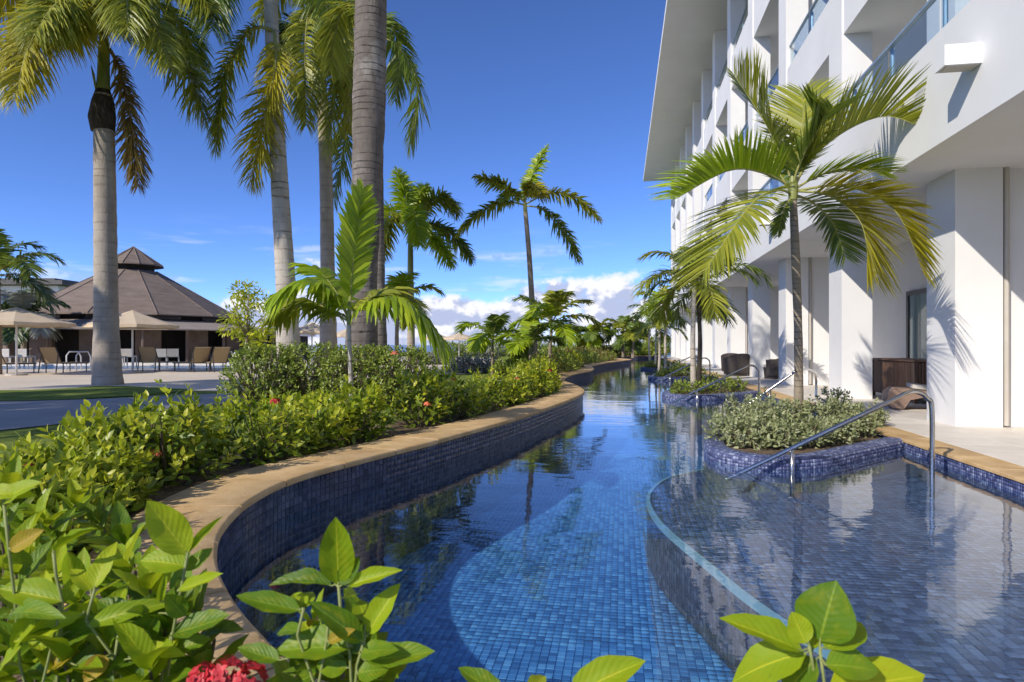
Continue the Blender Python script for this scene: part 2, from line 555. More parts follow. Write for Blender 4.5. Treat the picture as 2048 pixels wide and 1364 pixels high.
def mesh_from(name, verts, faces, smooth=False, uvs=None):
    """verts (n,3); faces: an (m,k) array or a list of index lists"""
    me = bpy.data.meshes.new(name)
    if isinstance(faces, np.ndarray):
        verts = np.asarray(verts, dtype=np.float32)
        nf, k = faces.shape
        me.vertices.add(len(verts))
        me.vertices.foreach_set('co', verts.ravel())
        me.loops.add(nf * k)
        me.loops.foreach_set('vertex_index', faces.astype(np.int32).ravel())
        me.polygons.add(nf)
        me.polygons.foreach_set('loop_start', np.arange(0, nf * k, k, dtype=np.int32))
        me.update(calc_edges=True)
    else:
        me.from_pydata([tuple(v) for v in verts], [], [tuple(f) for f in faces])
        me.update()
    if uvs is not None:
        lay = me.uv_layers.new(name='UVMap')
        vi = np.empty(len(me.loops), dtype=np.int32)
        me.loops.foreach_get('vertex_index', vi)
        lay.data.foreach_set('uv', np.asarray(uvs, dtype=np.float32)[vi].ravel())
    if smooth:
        me.polygons.foreach_set('use_smooth', np.ones(len(me.polygons), dtype=bool))
    return me


def link(name, me, mat=None, parent=None, loc=(0, 0, 0)):
    if mat and not me.materials:
        me.materials.append(MAT[mat])
    o = bpy.data.objects.new(name, me)
    o.location = loc
    if parent:
        o.parent = parent
    col.objects.link(o)
    return o


class MB:
    def __init__(self):
        self.v, self.f = [], []

    def add(self, verts, faces):
        b = len(self.v)
        self.v += [Vector(v) for v in verts]
        self.f += [[i + b for i in f] for f in faces]
        return self

    def box(self, x0, x1, y0, y1, z0, z1):
        v = [(x0, y0, z0), (x1, y0, z0), (x1, y1, z0), (x0, y1, z0), (x0, y0, z1), (x1, y0, z1), (x1, y1, z1), (x0, y1, z1)]
        return self.add(v, [(0, 3, 2, 1), (4, 5, 6, 7), (0, 1, 5, 4), (1, 2, 6, 5), (2, 3, 7, 6), (3, 0, 4, 7)])

    def bevbox(self, x0, x1, y0, y1, z0, z1, e=0.02):
        """box with its four top edges chamfered"""
        v = [(x0, y0, z0), (x1, y0, z0), (x1, y1, z0), (x0, y1, z0),
             (x0, y0, z1 - e), (x1, y0, z1 - e), (x1, y1, z1 - e), (x0, y1, z1 - e),
             (x0 + e, y0 + e, z1), (x1 - e, y0 + e, z1), (x1 - e, y1 - e, z1), (x0 + e, y1 - e, z1)]
        f = [(0, 3, 2, 1), (8, 9, 10, 11)]
        for i in range(4):
            j = (i + 1) % 4
            f += [(i, j, 4 + j, 4 + i), (4 + i, 4 + j, 8 + j, 8 + i)]
        return self.add(v, f)

    def tube(self, pts, radii, seg=8, cap=True):
        pts = [Vector(p) for p in pts]
        n = len(pts)
        if isinstance(radii, (int, float)):
            radii = [radii] * n
        tang = []
        for i in range(n):
            tang.append((pts[min(i + 1, n - 1)] - pts[max(i - 1, 0)]).normalized())
        ref = Vector((0, 0, 1)) if abs(tang[0].z) < 0.9 else Vector((1, 0, 0))
        a = tang[0].cross(ref).normalized()
        verts, faces = [], []
        for i in range(n):
            a = (a - tang[i] * a.dot(tang[i])).normalized()
            b = tang[i].cross(a)
            for k in range(seg):
                t = 2 * math.pi * k / seg
                verts.append(pts[i] + (a * math.cos(t) + b * math.sin(t)) * radii[i])
        for i in range(n - 1):
            for k in range(seg):
                k2 = (k + 1) % seg
                faces.append((i * seg + k, i * seg + k2, (i + 1) * seg + k2, (i + 1) * seg + k))
        if cap:
            faces.append(tuple(range(seg))[::-1])
            faces.append(tuple((n - 1) * seg + k for k in range(seg)))
        return self.add(verts, faces)

    def prism(self, poly, z0, z1, top=True, bottom=False, sides=True):
        n = len(poly)
        v = [(p[0], p[1], z0) for p in poly] + [(p[0], p[1], z1) for p in poly]
        f = []
        tris = tessellate_polygon([[Vector((p[0], p[1], 0)) for p in poly]])
        area = sum(poly[i][0] * poly[(i + 1) % n][1] - poly[(i + 1) % n][0] * poly[i][1] for i in range(n))
        for t in tris:
            a = Vector(poly[t[0]][:2]); b = Vector(poly[t[1]][:2]); c = Vector(poly[t[2]][:2])
            if (b - a).cross(c - a) < 0:
                t = (t[0], t[2], t[1])
            if top:
                f.append(tuple(i + n for i in t))
            if bottom:
                f.append((t[0], t[2], t[1]))
        if sides:
            for i in range(n):
                j = (i + 1) % n
                f.append((i, j, n + j, n + i) if area > 0 else (j, i, n + i, n + j))
        return self.add(v, f)

    def build(self, name, mat, parent=None, smooth=False, origin=None):
        if parent:
            org = world_loc(parent)
        elif origin is not None:
            org = Vector(origin)
        else:
            xs = [v.x for v in self.v]; ys = [v.y for v in self.v]
            org = Vector(((min(xs) + max(xs)) / 2, (min(ys) + max(ys)) / 2, min(v.z for v in self.v)))
        me = mesh_from(name, [v - org for v in self.v], self.f, smooth)
        return link(name, me, mat, parent, (0, 0, 0) if parent else org)


def smooth_by_angle(o, ang=40):
    me = o.data
    me.polygons.foreach_set('use_smooth', np.ones(len(me.polygons), dtype=bool))
    me.set_sharp_from_angle(angle=R(ang))
    return o


def catmull(pts, n=8, closed=False):
    pts = [np.array(p, float) for p in pts]
    out = []
    m = len(pts)
    rng = range(m if closed else m - 1)
    for i in rng:
        if closed:
            p0, p1, p2, p3 = pts[i - 1], pts[i], pts[(i + 1) % m], pts[(i + 2) % m]
        else:
            p0, p1, p2, p3 = pts[max(i - 1, 0)], pts[i], pts[i + 1], pts[min(i + 2, m - 1)]
        for k in range(n):
            t = k / n
            out.append(0.5 * ((2 * p1) + (-p0 + p2) * t + (2 * p0 - 5 * p1 + 4 * p2 - p3) * t * t + (-p0 + 3 * p1 - 3 * p2 + p3) * t ** 3))
    if not closed:
        out.append(pts[-1])
    return np.array(out)


def resample(poly, step, closed=False):
    p = np.asarray(poly, float)
    if closed:
        p = np.vstack([p, p[:1]])
    seg = np.linalg.norm(np.diff(p, axis=0), axis=1)
    s = np.concatenate([[0], np.cumsum(seg)])
    n = max(2, int(round(s[-1] / step)))
    q = np.linspace(0, s[-1], n + 1)
    if closed:
        q = q[:-1]
    return np.stack([np.interp(q, s, p[:, i]) for i in range(p.shape[1])], axis=1)


def normals2(p, closed=False):
    """left-hand normals of a polyline"""
    if closed:
        t = np.roll(p, -1, axis=0) - np.roll(p, 1, axis=0)
    else:
        t = np.gradient(p, axis=0)
    t = t / np.linalg.norm(t, axis=1)[:, None]
    return np.stack([-t[:, 1], t[:, 0]], axis=1)


def inside(poly, pts):
    poly = np.asarray(poly, float)
    x, y = pts[:, 0], pts[:, 1]
    r = np.zeros(len(pts), bool)
    n = len(poly)
    for i in range(n):
        x0, y0 = poly[i]
        x1, y1 = poly[(i + 1) % n]
        c = ((y0 > y) != (y1 > y))
        if y1 != y0:
            r ^= c & (x < (x1 - x0) * (y - y0) / (y1 - y0) + x0)
    return r


def project(p):
    """photo pixel and depth of a point"""
    d = -SY * p[0] + CY * p[1]
    r = CY * p[0] + SY * p[1]
    return 1024 + FPX * r / d, HOR + FPX * (HC - p[2]) / d, d


TILE_V = np.array([(-.5, -.5, 0), (.5, -.5, 0), (.5, .5, 0), (-.5, .5, 0), (-.44, -.44, 1), (.44, -.44, 1), (.44, .44, 1), (-.44, .44, 1)])
TILE_F = np.array([(4, 5, 6, 7), (0, 1, 5, 4), (1, 2, 6, 5), (2, 3, 7, 6), (3, 0, 4, 7)])


def tile_field(name, centers, ux, uy, un, size, thick, mat, parent, individual=0, rank=None, piece='tile'):
    """mosaic tiles: the largest in view as objects, the rest joined"""
    centers = np.asarray(centers, float)
    n = len(centers)
    ux = np.broadcast_to(np.asarray(ux, float), (n, 3)); uy = np.broadcast_to(np.asarray(uy, float), (n, 3)); un = np.broadcast_to(np.asarray(un, float), (n, 3))
    order = np.argsort(rank) if rank is not None else np.arange(n)
    ind, rest = order[:individual], order[individual:]
    org = np.array(world_loc(parent))
    if individual:
        me = mesh_from(piece, TILE_V * np.array([size, size, thick]), [list(f) for f in TILE_F])
        me.materials.append(MAT[mat])
        for i in ind:
            o = bpy.data.objects.new(piece, me)
            o.parent = parent
            M = Matrix(((ux[i][0], uy[i][0], un[i][0], centers[i][0] - org[0]), (ux[i][1], uy[i][1], un[i][1], centers[i][1] - org[1]),
                        (ux[i][2], uy[i][2], un[i][2], centers[i][2] - org[2]), (0, 0, 0, 1)))
            o.matrix_basis = M
            col.objects.link(o)
    if len(rest):
        c = centers[rest][:, None, :] + TILE_V[None, :, 0:1] * size * ux[rest][:, None, :] + TILE_V[None, :, 1:2] * size * uy[rest][:, None, :] \
            + TILE_V[None, :, 2:3] * thick * un[rest][:, None, :]
        f = TILE_F[None] + 8 * np.arange(len(rest))[:, None, None]
        o = link(name, mesh_from(name, (c - org).reshape(-1, 3), f.reshape(-1, 4)), mat, parent)
        o['kind'] = 'stuff'

# ================================================================ THE SETTING
ZG = 0.26        # garden level
ZC = 0.31        # top of the garden coping
ZD = 0.17        # terrace level
ZF = -0.65       # pool floor
ZS = -0.17       # sunning shelf
XE = 3.02        # pool edge of the terrace
ZW = 0.05        # water level

sea = MB()
sea.add([(-6000, -6000, -1.0), (6000, -6000, -1.0), (6000, 9000, -1.0), (-6000, 9000, -1.0)], [(0, 1, 2, 3)])
tag(sea.build('sea', 'sea_water', origin=(0, 0, -1.0)), kind='structure')

# ---- the curved garden edge of the pool, from the near bank round the left to the far end
edge_px = [(620, 1340), (520, 1262), (455, 1180), (431, 1110), (446, 1050), (505, 994), (600, 950), (740, 912), (900, 872), (1040, 832),
           (1120, 805), (1158, 790), (1169, 780), (1152, 769), (1128, 759), (1146, 748), (1180, 741.5), (1188, 736), (1184, 731.5), (1212, 725.5),
           (1246, 721), (1262, 718)]
ctrl = [(3.0, 1.33), (2.2, 1.33), (1.2, 1.35), (0.3, 1.38), (-0.35, 1.47)] + [tuple(at(x, y, z=ZC))[:2] for x, y in edge_px]
ctrl += [(-0.6, 43.0), (-0.8, 47.5), (0.6, 51.0), (3.0, 52.0)]
edge = resample(catmull(ctrl, 10), 0.11)
en = normals2(edge)
CW = 0.50                       # coping width
outer = edge + en * CW
face = edge + en * 0.035        # the tiled face stands back under the coping's lip

pool_poly = [tuple(p) for p in face] + [(XE + 0.03, 52.0), (XE + 0.03, 1.33)]
w = MB()
w.prism(pool_poly, ZW - 0.001, ZW, sides=False)
tag(w.build('pool_water', 'pool_water', origin=(0, 0, ZW)), kind='structure')

# ---- pool floor with its mosaic
fl = MB()
fl.prism([(p[0], p[1]) for p in pool_poly], ZF - 0.05, ZF, sides=False)
pool_floor = tag(fl.build('pool_floor', 'mosaic_far', origin=(0, 0, ZF)), kind='structure')
PIT = 0.05
gx, gy = np.meshgrid(np.arange(-4.2, 3.0, PIT), np.arange(1.4, 11.0, PIT))
pts = np.stack([gx.ravel(), gy.ravel()], 1)
pts = pts[inside(pool_poly, pts)]
shelf_curve = catmull([(2.1, 1.33), (1.45, 2.0), (0.80, 3.28), (0.50, 4.2), (0.27, 5.1), (0.24, 5.95), (0.48, 6.75), (0.98, 7.35)], 10)
shelf_poly = [tuple(p) for p in shelf_curve] + [(1.6, 8.6), (XE + 0.03, 9.4), (XE + 0.03, 1.33)]
pts = pts[~inside(shelf_poly, pts)]
pr = np.array([project((p[0], p[1], ZF)) for p in pts])
vis = (pr[:, 0] > 780) & (pr[:, 0] < 1420) & (pr[:, 1] < 1360)
cen = np.column_stack([pts, np.full(len(pts), ZF + 0.001)])
tile_field('floor_mosaic', cen, (1, 0, 0), (0, 1, 0), (0, 0, 1), PIT * 0.93, 0.004, 'mosaic_floor', pool_floor, 300,
           np.where(vis, pr[:, 2], pr[:, 2] + 100))

def wall_tiles(curve, z_top, z_bot, pitch, flip=1.0):
    c = resample(curve, pitch)
    nn = normals2(c)
    rows = np.arange(z_top - pitch * 0.55, z_bot, -pitch)
    tx = np.stack([nn[:, 1], -nn[:, 0], np.zeros(len(c))], 1)
    un = np.stack([-nn[:, 0], -nn[:, 1], np.zeros(len(c))], 1) * flip
    cen, ux, uy, n3 = [], [], [], []
    for z in rows:
        cen.append(np.column_stack([c, np.full(len(c), z)]) + un * 0.001)
        ux.append(tx * flip)
        uy.append(np.broadcast_to((0, 0, 1.0), (len(c), 3)))
        n3.append(un)
    return np.vstack(cen), np.vstack(ux), np.vstack(uy), np.vstack(n3)


# ---- sunning shelf along the terrace
sh = MB()
sh.prism(shelf_poly, ZF, ZS)
shelf = tag(sh.build('sunning_shelf', 'grout', origin=(2, 5, ZF)), kind='structure')
gx, gy = np.meshgrid(np.arange(0.1, 3.05, PIT), np.arange(1.4, 9.4, PIT))
pts = np.stack([gx.ravel(), gy.ravel()], 1)
pts = pts[inside(shelf_poly, pts) & inside(shelf_poly, pts + (0.05, 0)) & inside(shelf_poly, pts - (0.06, 0)) & inside(shelf_poly, pts + (0, 0.05)) & inside(shelf_poly, pts - (0, 0.05))]
pr = np.array([project((p[0], p[1], ZS)) for p in pts])
vis = (pr[:, 0] > 1320) & (pr[:, 0] < 2040) & (pr[:, 1] < 1350)
tile_field('shelf_mosaic', np.column_stack([pts, np.full(len(pts), ZS + 0.001)]), (1, 0, 0), (0, 1, 0), (0, 0, 1), PIT * 0.93, 0.004,
           'mosaic_shelf', shelf, 300, np.where(vis, pr[:, 2], pr[:, 2] + 100))
# pale nosing along the shelf's edge
c_s, ux_s, uy_s, n_s = wall_tiles(shelf_curve, ZS - 0.03, ZF, PIT)
if np.sum(n_s[5, :2] * (np.array((2.5, 4.5)) - c_s[5, :2])) > 0:
    n_s, ux_s = -n_s, -ux_s
tile_field('riser_mosaic', c_s + n_s * 0.002, ux_s, uy_s, n_s, PIT * 0.92, 0.004, 'mosaic_wall', shelf)
sc_r = resample(shelf_curve, 0.12)
sn = normals2(sc_r)
for k in range(0, len(sc_r) - 4, 4):
    q = slice(k, k + 5)
    a_, n_ = sc_r[q], sn[q]
    loop = [tuple(p) for p in a_ + n_ * 0.008] + [tuple(p) for p in (a_ - n_ * 0.024)[::-1]]
    MB().prism(loop, ZS - 0.03, ZS + 0.012).build('nosing_strip', 'nosing', shelf)


# ---- garden wall of the pool: tiled face and sandstone coping stones
gw = thing('pool_wall', (edge[40][0], edge[40][1], ZF), 'curved blue mosaic pool wall with sandstone coping beside the shrubs', 'wall')
core = MB()
n = len(face)
back = edge + en * (CW - 0.02)
v = [(p[0], p[1], ZF) for p in face] + [(p[0], p[1], ZC - 0.045) for p in face] + [(p[0], p[1], ZC - 0.045) for p in back] + [(p[0], p[1], ZF) for p in back]
f = []
for i in range(n - 1):
    f += [(i + 1, i, n + i, n + i + 1), (n + i + 1, n + i, 2 * n + i, 2 * n + i + 1), (2 * n + i + 1, 2 * n + i, 3 * n + i, 3 * n + i + 1)]
core.add(v, f)
core.build('wall_core', 'grout', gw)
near_face = face[face[:, 1] < 15.5]
near_face = near_face[3:]
tc_, tux, tuy, tn = wall_tiles(near_face, ZC - 0.05, ZF, PIT)
pr = np.array([project(p) for p in tc_])
facing = (tn[:, 0] * tc_[:, 0] + tn[:, 1] * tc_[:, 1]) < 0
vis = (pr[:, 2] > 1.5) & (pr[:, 0] > 420) & (pr[:, 0] < 1180) & (pr[:, 1] < 1340) & (tc_[:, 2] > -0.03) & facing
tile_field('wall_mosaic', tc_, tux, tuy, tn, PIT * 0.92, 0.004, 'mosaic_wall', gw, 300, np.where(vis, pr[:, 2], np.abs(pr[:, 2]) + 100))
# coping stones
STEP = 6
for k in range(0, len(edge) - 1, STEP):
    a_, b_ = k, min(k + STEP, len(edge) - 1)
    i_ = edge[a_:b_ + 1].copy()
    o_ = outer[a_:b_ + 1].copy()
    g = 0.006
    for arr in (i_, o_):
        d0 = arr[1] - arr[0]; arr[0] += d0 / np.linalg.norm(d0) * g
        d1 = arr[-2] - arr[-1]; arr[-1] += d1 / np.linalg.norm(d1) * g
    nn_ = en[a_:b_ + 1]
    jig = random.Random(k).uniform(-0.002, 0.002)
    m_ = len(i_)
    prof = [(i_, ZC - 0.045), (i_ - nn_ * 0.006, ZC - 0.03), (i_ - nn_ * 0.002, ZC - 0.008), (i_ + nn_ * 0.012, ZC), (o_ - nn_ * 0.012, ZC), (o_, ZC - 0.01), (o_, ZC - 0.05)]
    v, f = [], []
    for arr, z in prof:
        v += [(p[0], p[1], z + jig) for p in arr]
    L = len(prof)
    for r_ in range(L - 1):
        for q in range(m_ - 1):
            f.append((r_ * m_ + q + 1, r_ * m_ + q, (r_ + 1) * m_ + q, (r_ + 1) * m_ + q + 1))
    f.append(tuple(r_ * m_ for r_ in range(L)))
    f.append(tuple(r_ * m_ + m_ - 1 for r_ in range(L))[::-1])
    smooth_by_angle(MB().add(v, f).build('coping_stone', 'sandstone', gw), 50)

# ---- garden ground
mid = edge + en * (CW - 0.10)
gpoly = [tuple(p) for p in mid] + [(3.0, 53.0), (3.0, 78.0), (-140, 78), (-140, -40), (3.0, -40), (3.0, 0.9)]
gr = MB()
gr.prism(gpoly, ZG - 0.3, ZG, sides=False)
tag(gr.build('lawn_ground', 'lawn', origin=(0, 0, ZG)), kind='structure')
# planting bed along the coping
bi, bo = edge + en * (CW - 0.06), edge + en * (CW + 0.85)
keep = edge[:, 1] < 46
nb = int(keep.sum())
v = [(p[0], p[1], ZG + 0.004) for p in bi[:nb]] + [(p[0], p[1], ZG + 0.004) for p in bo[:nb]]
bed = MB().add(v, [(i + 1, i, nb + i, nb + i + 1) for i in range(nb - 1)])
tag(bed.build('planting_bed', 'soil', origin=(0, 0, ZG)), kind='structure')


def sheet(name, px, z, mat):
    p = [tuple(at(x, y, z=ZG))[:2] for x, y in px]
    m_ = MB()
    m_.prism(p, z - 0.02, z, sides=False)
    return tag(m_.build(name, mat, origin=(p[0][0], p[0][1], z)), kind='structure')


sheet('plaza', [(-700, 790), (-200, 786), (60, 786), (190, 779), (330, 781), (470, 783), (560, 779), (700, 764), (820, 753), (930, 748), (1010, 742), (1060, 727), (980, 716),
                (700, 712), (300, 711), (-300, 711), (-900, 716)], ZG + 0.006, 'plaza_stone')
sheet('garden_path', [(-700, 880), (-200, 868), (0, 862), (150, 846), (330, 822), (470, 806), (545, 796), (560, 786), (470, 787), (330, 792), (190, 799), (60, 803), (-200, 806), (-700, 815)],
      ZG + 0.010, 'path_concrete')
gs = sheet('grass_strip', [(-500, 800), (0, 804), (150, 800), (280, 792), (380, 783), (372, 779), (300, 776), (255, 773), (190, 773), (150, 777), (60, 781), (-500, 788)], ZG + 0.016, 'lawn')

# ---- terrace
te = MB().box(XE + 0.05, 7.5, 0.2, 57.0, -0.9, ZD - 0.03)
terrace = tag(te.build('terrace', 'limestone', origin=(5, 20, 0)), kind='structure')
tf = MB().box(XE + 0.02, XE + 0.05, 0.2, 57.0, -0.9, ZD - 0.032)
tf.build('edge_band', 'grout', terrace)
line = np.array([(XE + 0.02, 0.6), (XE + 0.02, 24.0)])
cen, ux, uy, n3 = wall_tiles(line[::-1], ZD - 0.035, 0.02, 0.031, -1.0)
n3 = np.broadcast_to((-1.0, 0, 0), cen.shape); ux = np.broadcast_to((0, -1.0, 0), cen.shape)
cen = cen.copy(); cen[:, 0] = XE + 0.019
tile_field('edge_mosaic', cen, ux, uy, n3, 0.031 * 0.9, 0.004, 'mosaic_planter', terrace)
y = 0.5
k = 0
while y < 52:
    L = 0.6
    o = MB().bevbox(XE, XE + 0.33, y + 0.002, y + L - 0.002, ZD - 0.03, ZD, 0.006).build('coping_slab', 'sandstone', terrace)
    y += L
    k += 1
pav = mesh_from('paver', *(lambda b_: ([tuple(v) for v in b_.v], b_.f))(MB().bevbox(-0.298, 0.298, -0.298, 0.298, -0.03, 0, 0.003)))
pav.materials.append(MAT['limestone'])
for i in range(6):
    for j in range(48):
        yy = 4.6 + 0.6 * j
        if i > 4 and j > 30:
            continue
        o = link('paver', pav, None, terrace, Vector((XE + 0.632 + 0.6 * i, yy, ZD + random.Random(i * 99 + j).uniform(-0.001, 0.001))) - world_loc(terrace))

# ================================================================ THE HOTEL
XF, XP, XB = 3.43, 4.13, 6.0            # parapet, pier front, back wall
PD, PW = 0.54, 0.76                     # pier depth and width
PY = [8.86 + 4.2 * k for k in range(-2, 12)]
Y0, Y1 = PY[0], PY[-1] + PW
hotel = thing('hotel_building', (XB, 20, ZD), 'white four storey hotel with balconies and wide overhanging roof', 'building')
ZL = [(3.40, 4.63, 5.16), (7.10, 8.20, 8.80), (11.0, 12.2, 12.8)]      # soffit, parapet top, glass top
ZR = 15.3
MB().box(XB, XB + 0.25, Y0, Y1, ZD, ZR).build('back_wall', 'stucco', hotel)
MB().box(XB + 0.25, 12.0, Y0 + 0.1, Y1, ZD, ZR).build('rear_block', 'stucco', hotel)
for k, y in enumerate(PY):
    MB().box(XP, XP + PD, y, y + PW, ZD, ZR).build('pier', 'stucco', hotel)
MB().box(1.85, 12.5, Y0 - 1.0, 56.5, ZR + 0.004, ZR + 0.30).build('roof', 'stucco_ceiling', hotel)
# first floor: slab and projecting parapet
MB().box(XF + 0.003, XB - 0.002, Y0 - 0.5, Y1 + 0.4, ZL[0][0] + 0.002, 3.85).build('floor_slab', 'stucco', hotel)
MB().box(XF, XF + 0.16, Y0 - 0.52, Y1 + 0.42, ZL[0][0], ZL[0][1]).build('parapet', 'stucco', hotel)
for (zs, zp, zg) in ZL[1:]:
    MB().box(XP + 0.032, XB - 0.002, Y0 + 0.02, Y1 - 0.02, zs + 0.002, zs + 0.35).build('floor_slab', 'stucco', hotel)
    for a_, b_ in zip(PY[:-1], PY[1:]):
        MB().box(XP + 0.03, XP + 0.18, a_ + PW - 0.002, b_ + 0.002, zs, zp).build('spandrel', 'stucco', hotel)
# dividing walls behind every second pier, with a dark joint beside the pier
for k, y in enumerate(PY):
    if k % 2 == 0:
        MB().box(XP + PD + 0.10, XB + 0.002, y + 0.10, y + 0.34, ZD, ZL[0][0] + 0.003).build('dividing_wall', 'stucco', hotel)
        MB().tube([(XP + PD + 0.05, y + 0.02, ZD + 0.02), (XP + PD + 0.05, y + 0.02, ZL[0][0] + 0.003)], 0.03, 10).build('downpipe', 'cream_paint', hotel)
        for lv, zt in ((0, ZL[1][0]), (1, ZL[2][0]), (2, ZR)):
            zb = ZL[lv][0] + 0.4
            MB().box(XP + PD - 0.002, XB + 0.002, y + 0.22, y + 0.40, zb, zt + 0.003).build('dividing_wall', 'stucco', hotel)


def glass_run(x, ya, yb, z0, z1, n):
    seg = (yb - ya) / n
    for i in range(n):
        gp = MB().box(x - 0.006, x + 0.006, ya + i * seg + 0.03, ya + (i + 1) * seg - 0.03, z0 + 0.04, z1 - 0.05).build('glass_panel', 'clear_glass', hotel)
        MB().tube([(x + 0.05, ya + i * seg, z0 - 0.3), (x + 0.05, ya + i * seg, z1 - 0.02)], 0.028, 8).build('rail_post', 'blue_steel', hotel)
    MB().box(x - 0.03, x + 0.03, ya, yb, z1 - 0.035, z1).build('hand_rail', 'blue_steel', hotel)
    MB().box(x - 0.018, x + 0.018, ya, yb, z0 + 0.003, z0 + 0.035).build('bottom_rail', 'blue_steel', hotel)


for k in range(len(PY) - 1):
    a_, b_ = PY[k], PY[k + 1]
    glass_run(XF + 0.08, a_ + 0.4, b_ + 0.4 - 0.02, ZL[0][1], ZL[0][2], 3)
    if a_ < 34:
        for (zs, zp, zg) in ZL[1:]:
            glass_run(XP + 0.105, a_ + PW + 0.02, b_ - 0.02, zp, zg, 2)
# doors: one wide sliding door for each ground floor suite, glazed doors above
for k in range(len(PY) - 1):
    a_, b_ = PY[k] + PW, PY[k + 1]
    for lv, (zb, zt, full) in enumerate(((ZD, 2.32, True), (3.85, 6.35, False), (7.45, 9.9, False), (11.35, 13.9, False))):
        if lv == 0:
            if k % 2 == 0:
                continue
            ya, yb = PY[k] - 1.3, PY[k] + PW + 0.98
        else:
            ya, yb = a_ + 0.35, b_ - 0.55
            if a_ > 40:
                continue
        fr_ = MB()
        fw = 0.09
        ym = (ya + yb) / 2
        for (p0, p1, q0, q1) in ((ya, ya + fw, zb, zt), (yb - fw, yb, zb, zt), (ya + fw, yb - fw, zt - fw, zt), (ym - 0.04, ym + 0.04, zb, zt - fw)):
            fr_.box(XB - 0.05, XB + 0.004, p0, p1, q0 + 0.002, q1)
        dr = fr_.build('sliding_door', 'door_frame', hotel)
        MB().box(XB - 0.012, XB - 0.004, ya + fw, yb - fw, zb + 0.003, zt - fw).build('curtain' if full else 'door_glass', 'curtain' if full else 'dark_glass', dr)
        if full:
            MB().box(XB - 0.030, XB - 0.024, ya + fw + 0.002, yb - fw - 0.002, zb + 0.003, zt - fw - 0.002).build('door_glass', 'clear_glass', dr)
            MB().box(XB - 0.075, XB - 0.052, ym + 0.055, ym + 0.08, 1.0, 1.35).build('door_handle', 'steel', dr)
# box lamps on the parapet
for k, y in enumerate((6.85, 15.25, 23.65, 32.05)):
    lam = MB().box(XF - 0.33, XF + 0.002, y, y + 0.20, 3.92, 4.12).build('wall_lamp', 'stucco', hotel)
    MB().box(XF - 0.30, XF - 0.03, y + 0.03, y + 0.17, 3.912, 3.919).build('lamp_lens', 'cream_paint', lam)

# ---- planters standing in the pool
P0 = [(XE + 0.04, 7.62), (2.35, 6.86), (1.80, 6.30), (1.32, 6.15), (0.96, 6.42), (0.86, 6.95), (1.02, 7.75), (1.45, 8.65), (2.2, 9.35), (XE + 0.04, 9.75)]
planters = []
PLAB = ['purple blue mosaic planter nearest the camera, holding silvery shrubs and a palm',
        'second mosaic planter along the terrace, holding low green plants and twin palms',
        'third mosaic planter along the terrace, with dark leafy plants', 'fourth and smallest-looking mosaic planter far down the pool']
for k, dy in enumerate((0.0, 7.3, 14.6, 23.0)):
    pl = thing('mosaic_planter', (2.0, 7.9 + dy, ZF), PLAB[k], 'planter', 'planters in the pool')
    cur = catmull([(x, y + dy) for x, y in P0], 8)
    cur = resample(cur, 0.045)
    nn = normals2(cur)            # left normal; travel goes pool side left to right -> check sign
    cx_ = np.array([2.0, 7.9 + dy])
    if np.sum((cx_ - cur[len(cur) // 2]) * nn[len(cur) // 2]) < 0:
        nn = -nn
    inn = cur + nn * 0.20
    ZT = 0.165
    m_ = len(cur)
    prof = [(cur, ZF), (cur, ZT - 0.05), (cur + nn * 0.012, ZT - 0.015), (cur + nn * 0.045, ZT), (inn, ZT), (inn, ZT - 0.10)]
    v, f = [], []
    for arr, z in prof:
        v += [(p[0], p[1], z) for p in arr]
    for r_ in range(len(prof) - 1):
        for q in range(m_ - 1):
            f.append((r_ * m_ + q, r_ * m_ + q + 1, (r_ + 1) * m_ + q + 1, (r_ + 1) * m_ + q))
    smooth_by_angle(MB().add(v, f).build('planter_rim', 'grout', pl), 60)
    MB().prism([tuple(p) for p in cur + nn * 0.19], ZF, ZT - 0.04, sides=False).build('soil', 'soil', pl)
    if k < 3:
        pc = 0.031
        c2 = resample(cur, pc)
        n2 = normals2(c2)
        if np.sum((cx_ - c2[len(c2) // 2]) * n2[len(c2) // 2]) < 0:
            n2 = -n2
        tx = np.stack([-n2[:, 1], n2[:, 0], np.zeros(len(c2))], 1)
        n3_ = np.column_stack([n2, np.zeros(len(c2))])
        cen, ux, uy, un = [], [], [], []
        zz = ZT - 0.05 - pc * 0.5
        while zz > 0.0:
            cen.append(np.column_stack([c2, np.full(len(c2), zz)]) - n3_ * 0.001); ux.append(tx); uy.append(np.tile((0, 0, 1.0), (len(c2), 1))); un.append(-n3_)
            zz -= pc
        for (of, dz, a_h, a_v) in ((0.005, -0.033, 0.944, 0.33), (0.027, -0.0065, 0.414, 0.91)):
            cen.append(np.column_stack([c2 + n2 * of, np.full(len(c2), ZT + dz)])); ux.append(tx); uy.append(n3_ * a_v + np.array((0, 0, a_h))); un.append(-n3_ * a_h + np.array((0, 0, a_v)))
        for q in range(4):
            cen.append(np.column_stack([c2 + n2 * (0.064 + q * pc), np.full(len(c2), ZT + 0.001)])); ux.append(tx); uy.append(n3_); un.append(np.tile((0, 0, 1.0), (len(c2), 1)))
        tile_field('rim_mosaic', np.vstack(cen), np.vstack(ux), np.vstack(uy), np.vstack(un), pc * 0.9, 0.004, 'mosaic_planter', pl)
    planters.append(pl)

# ---- stainless steel handrails


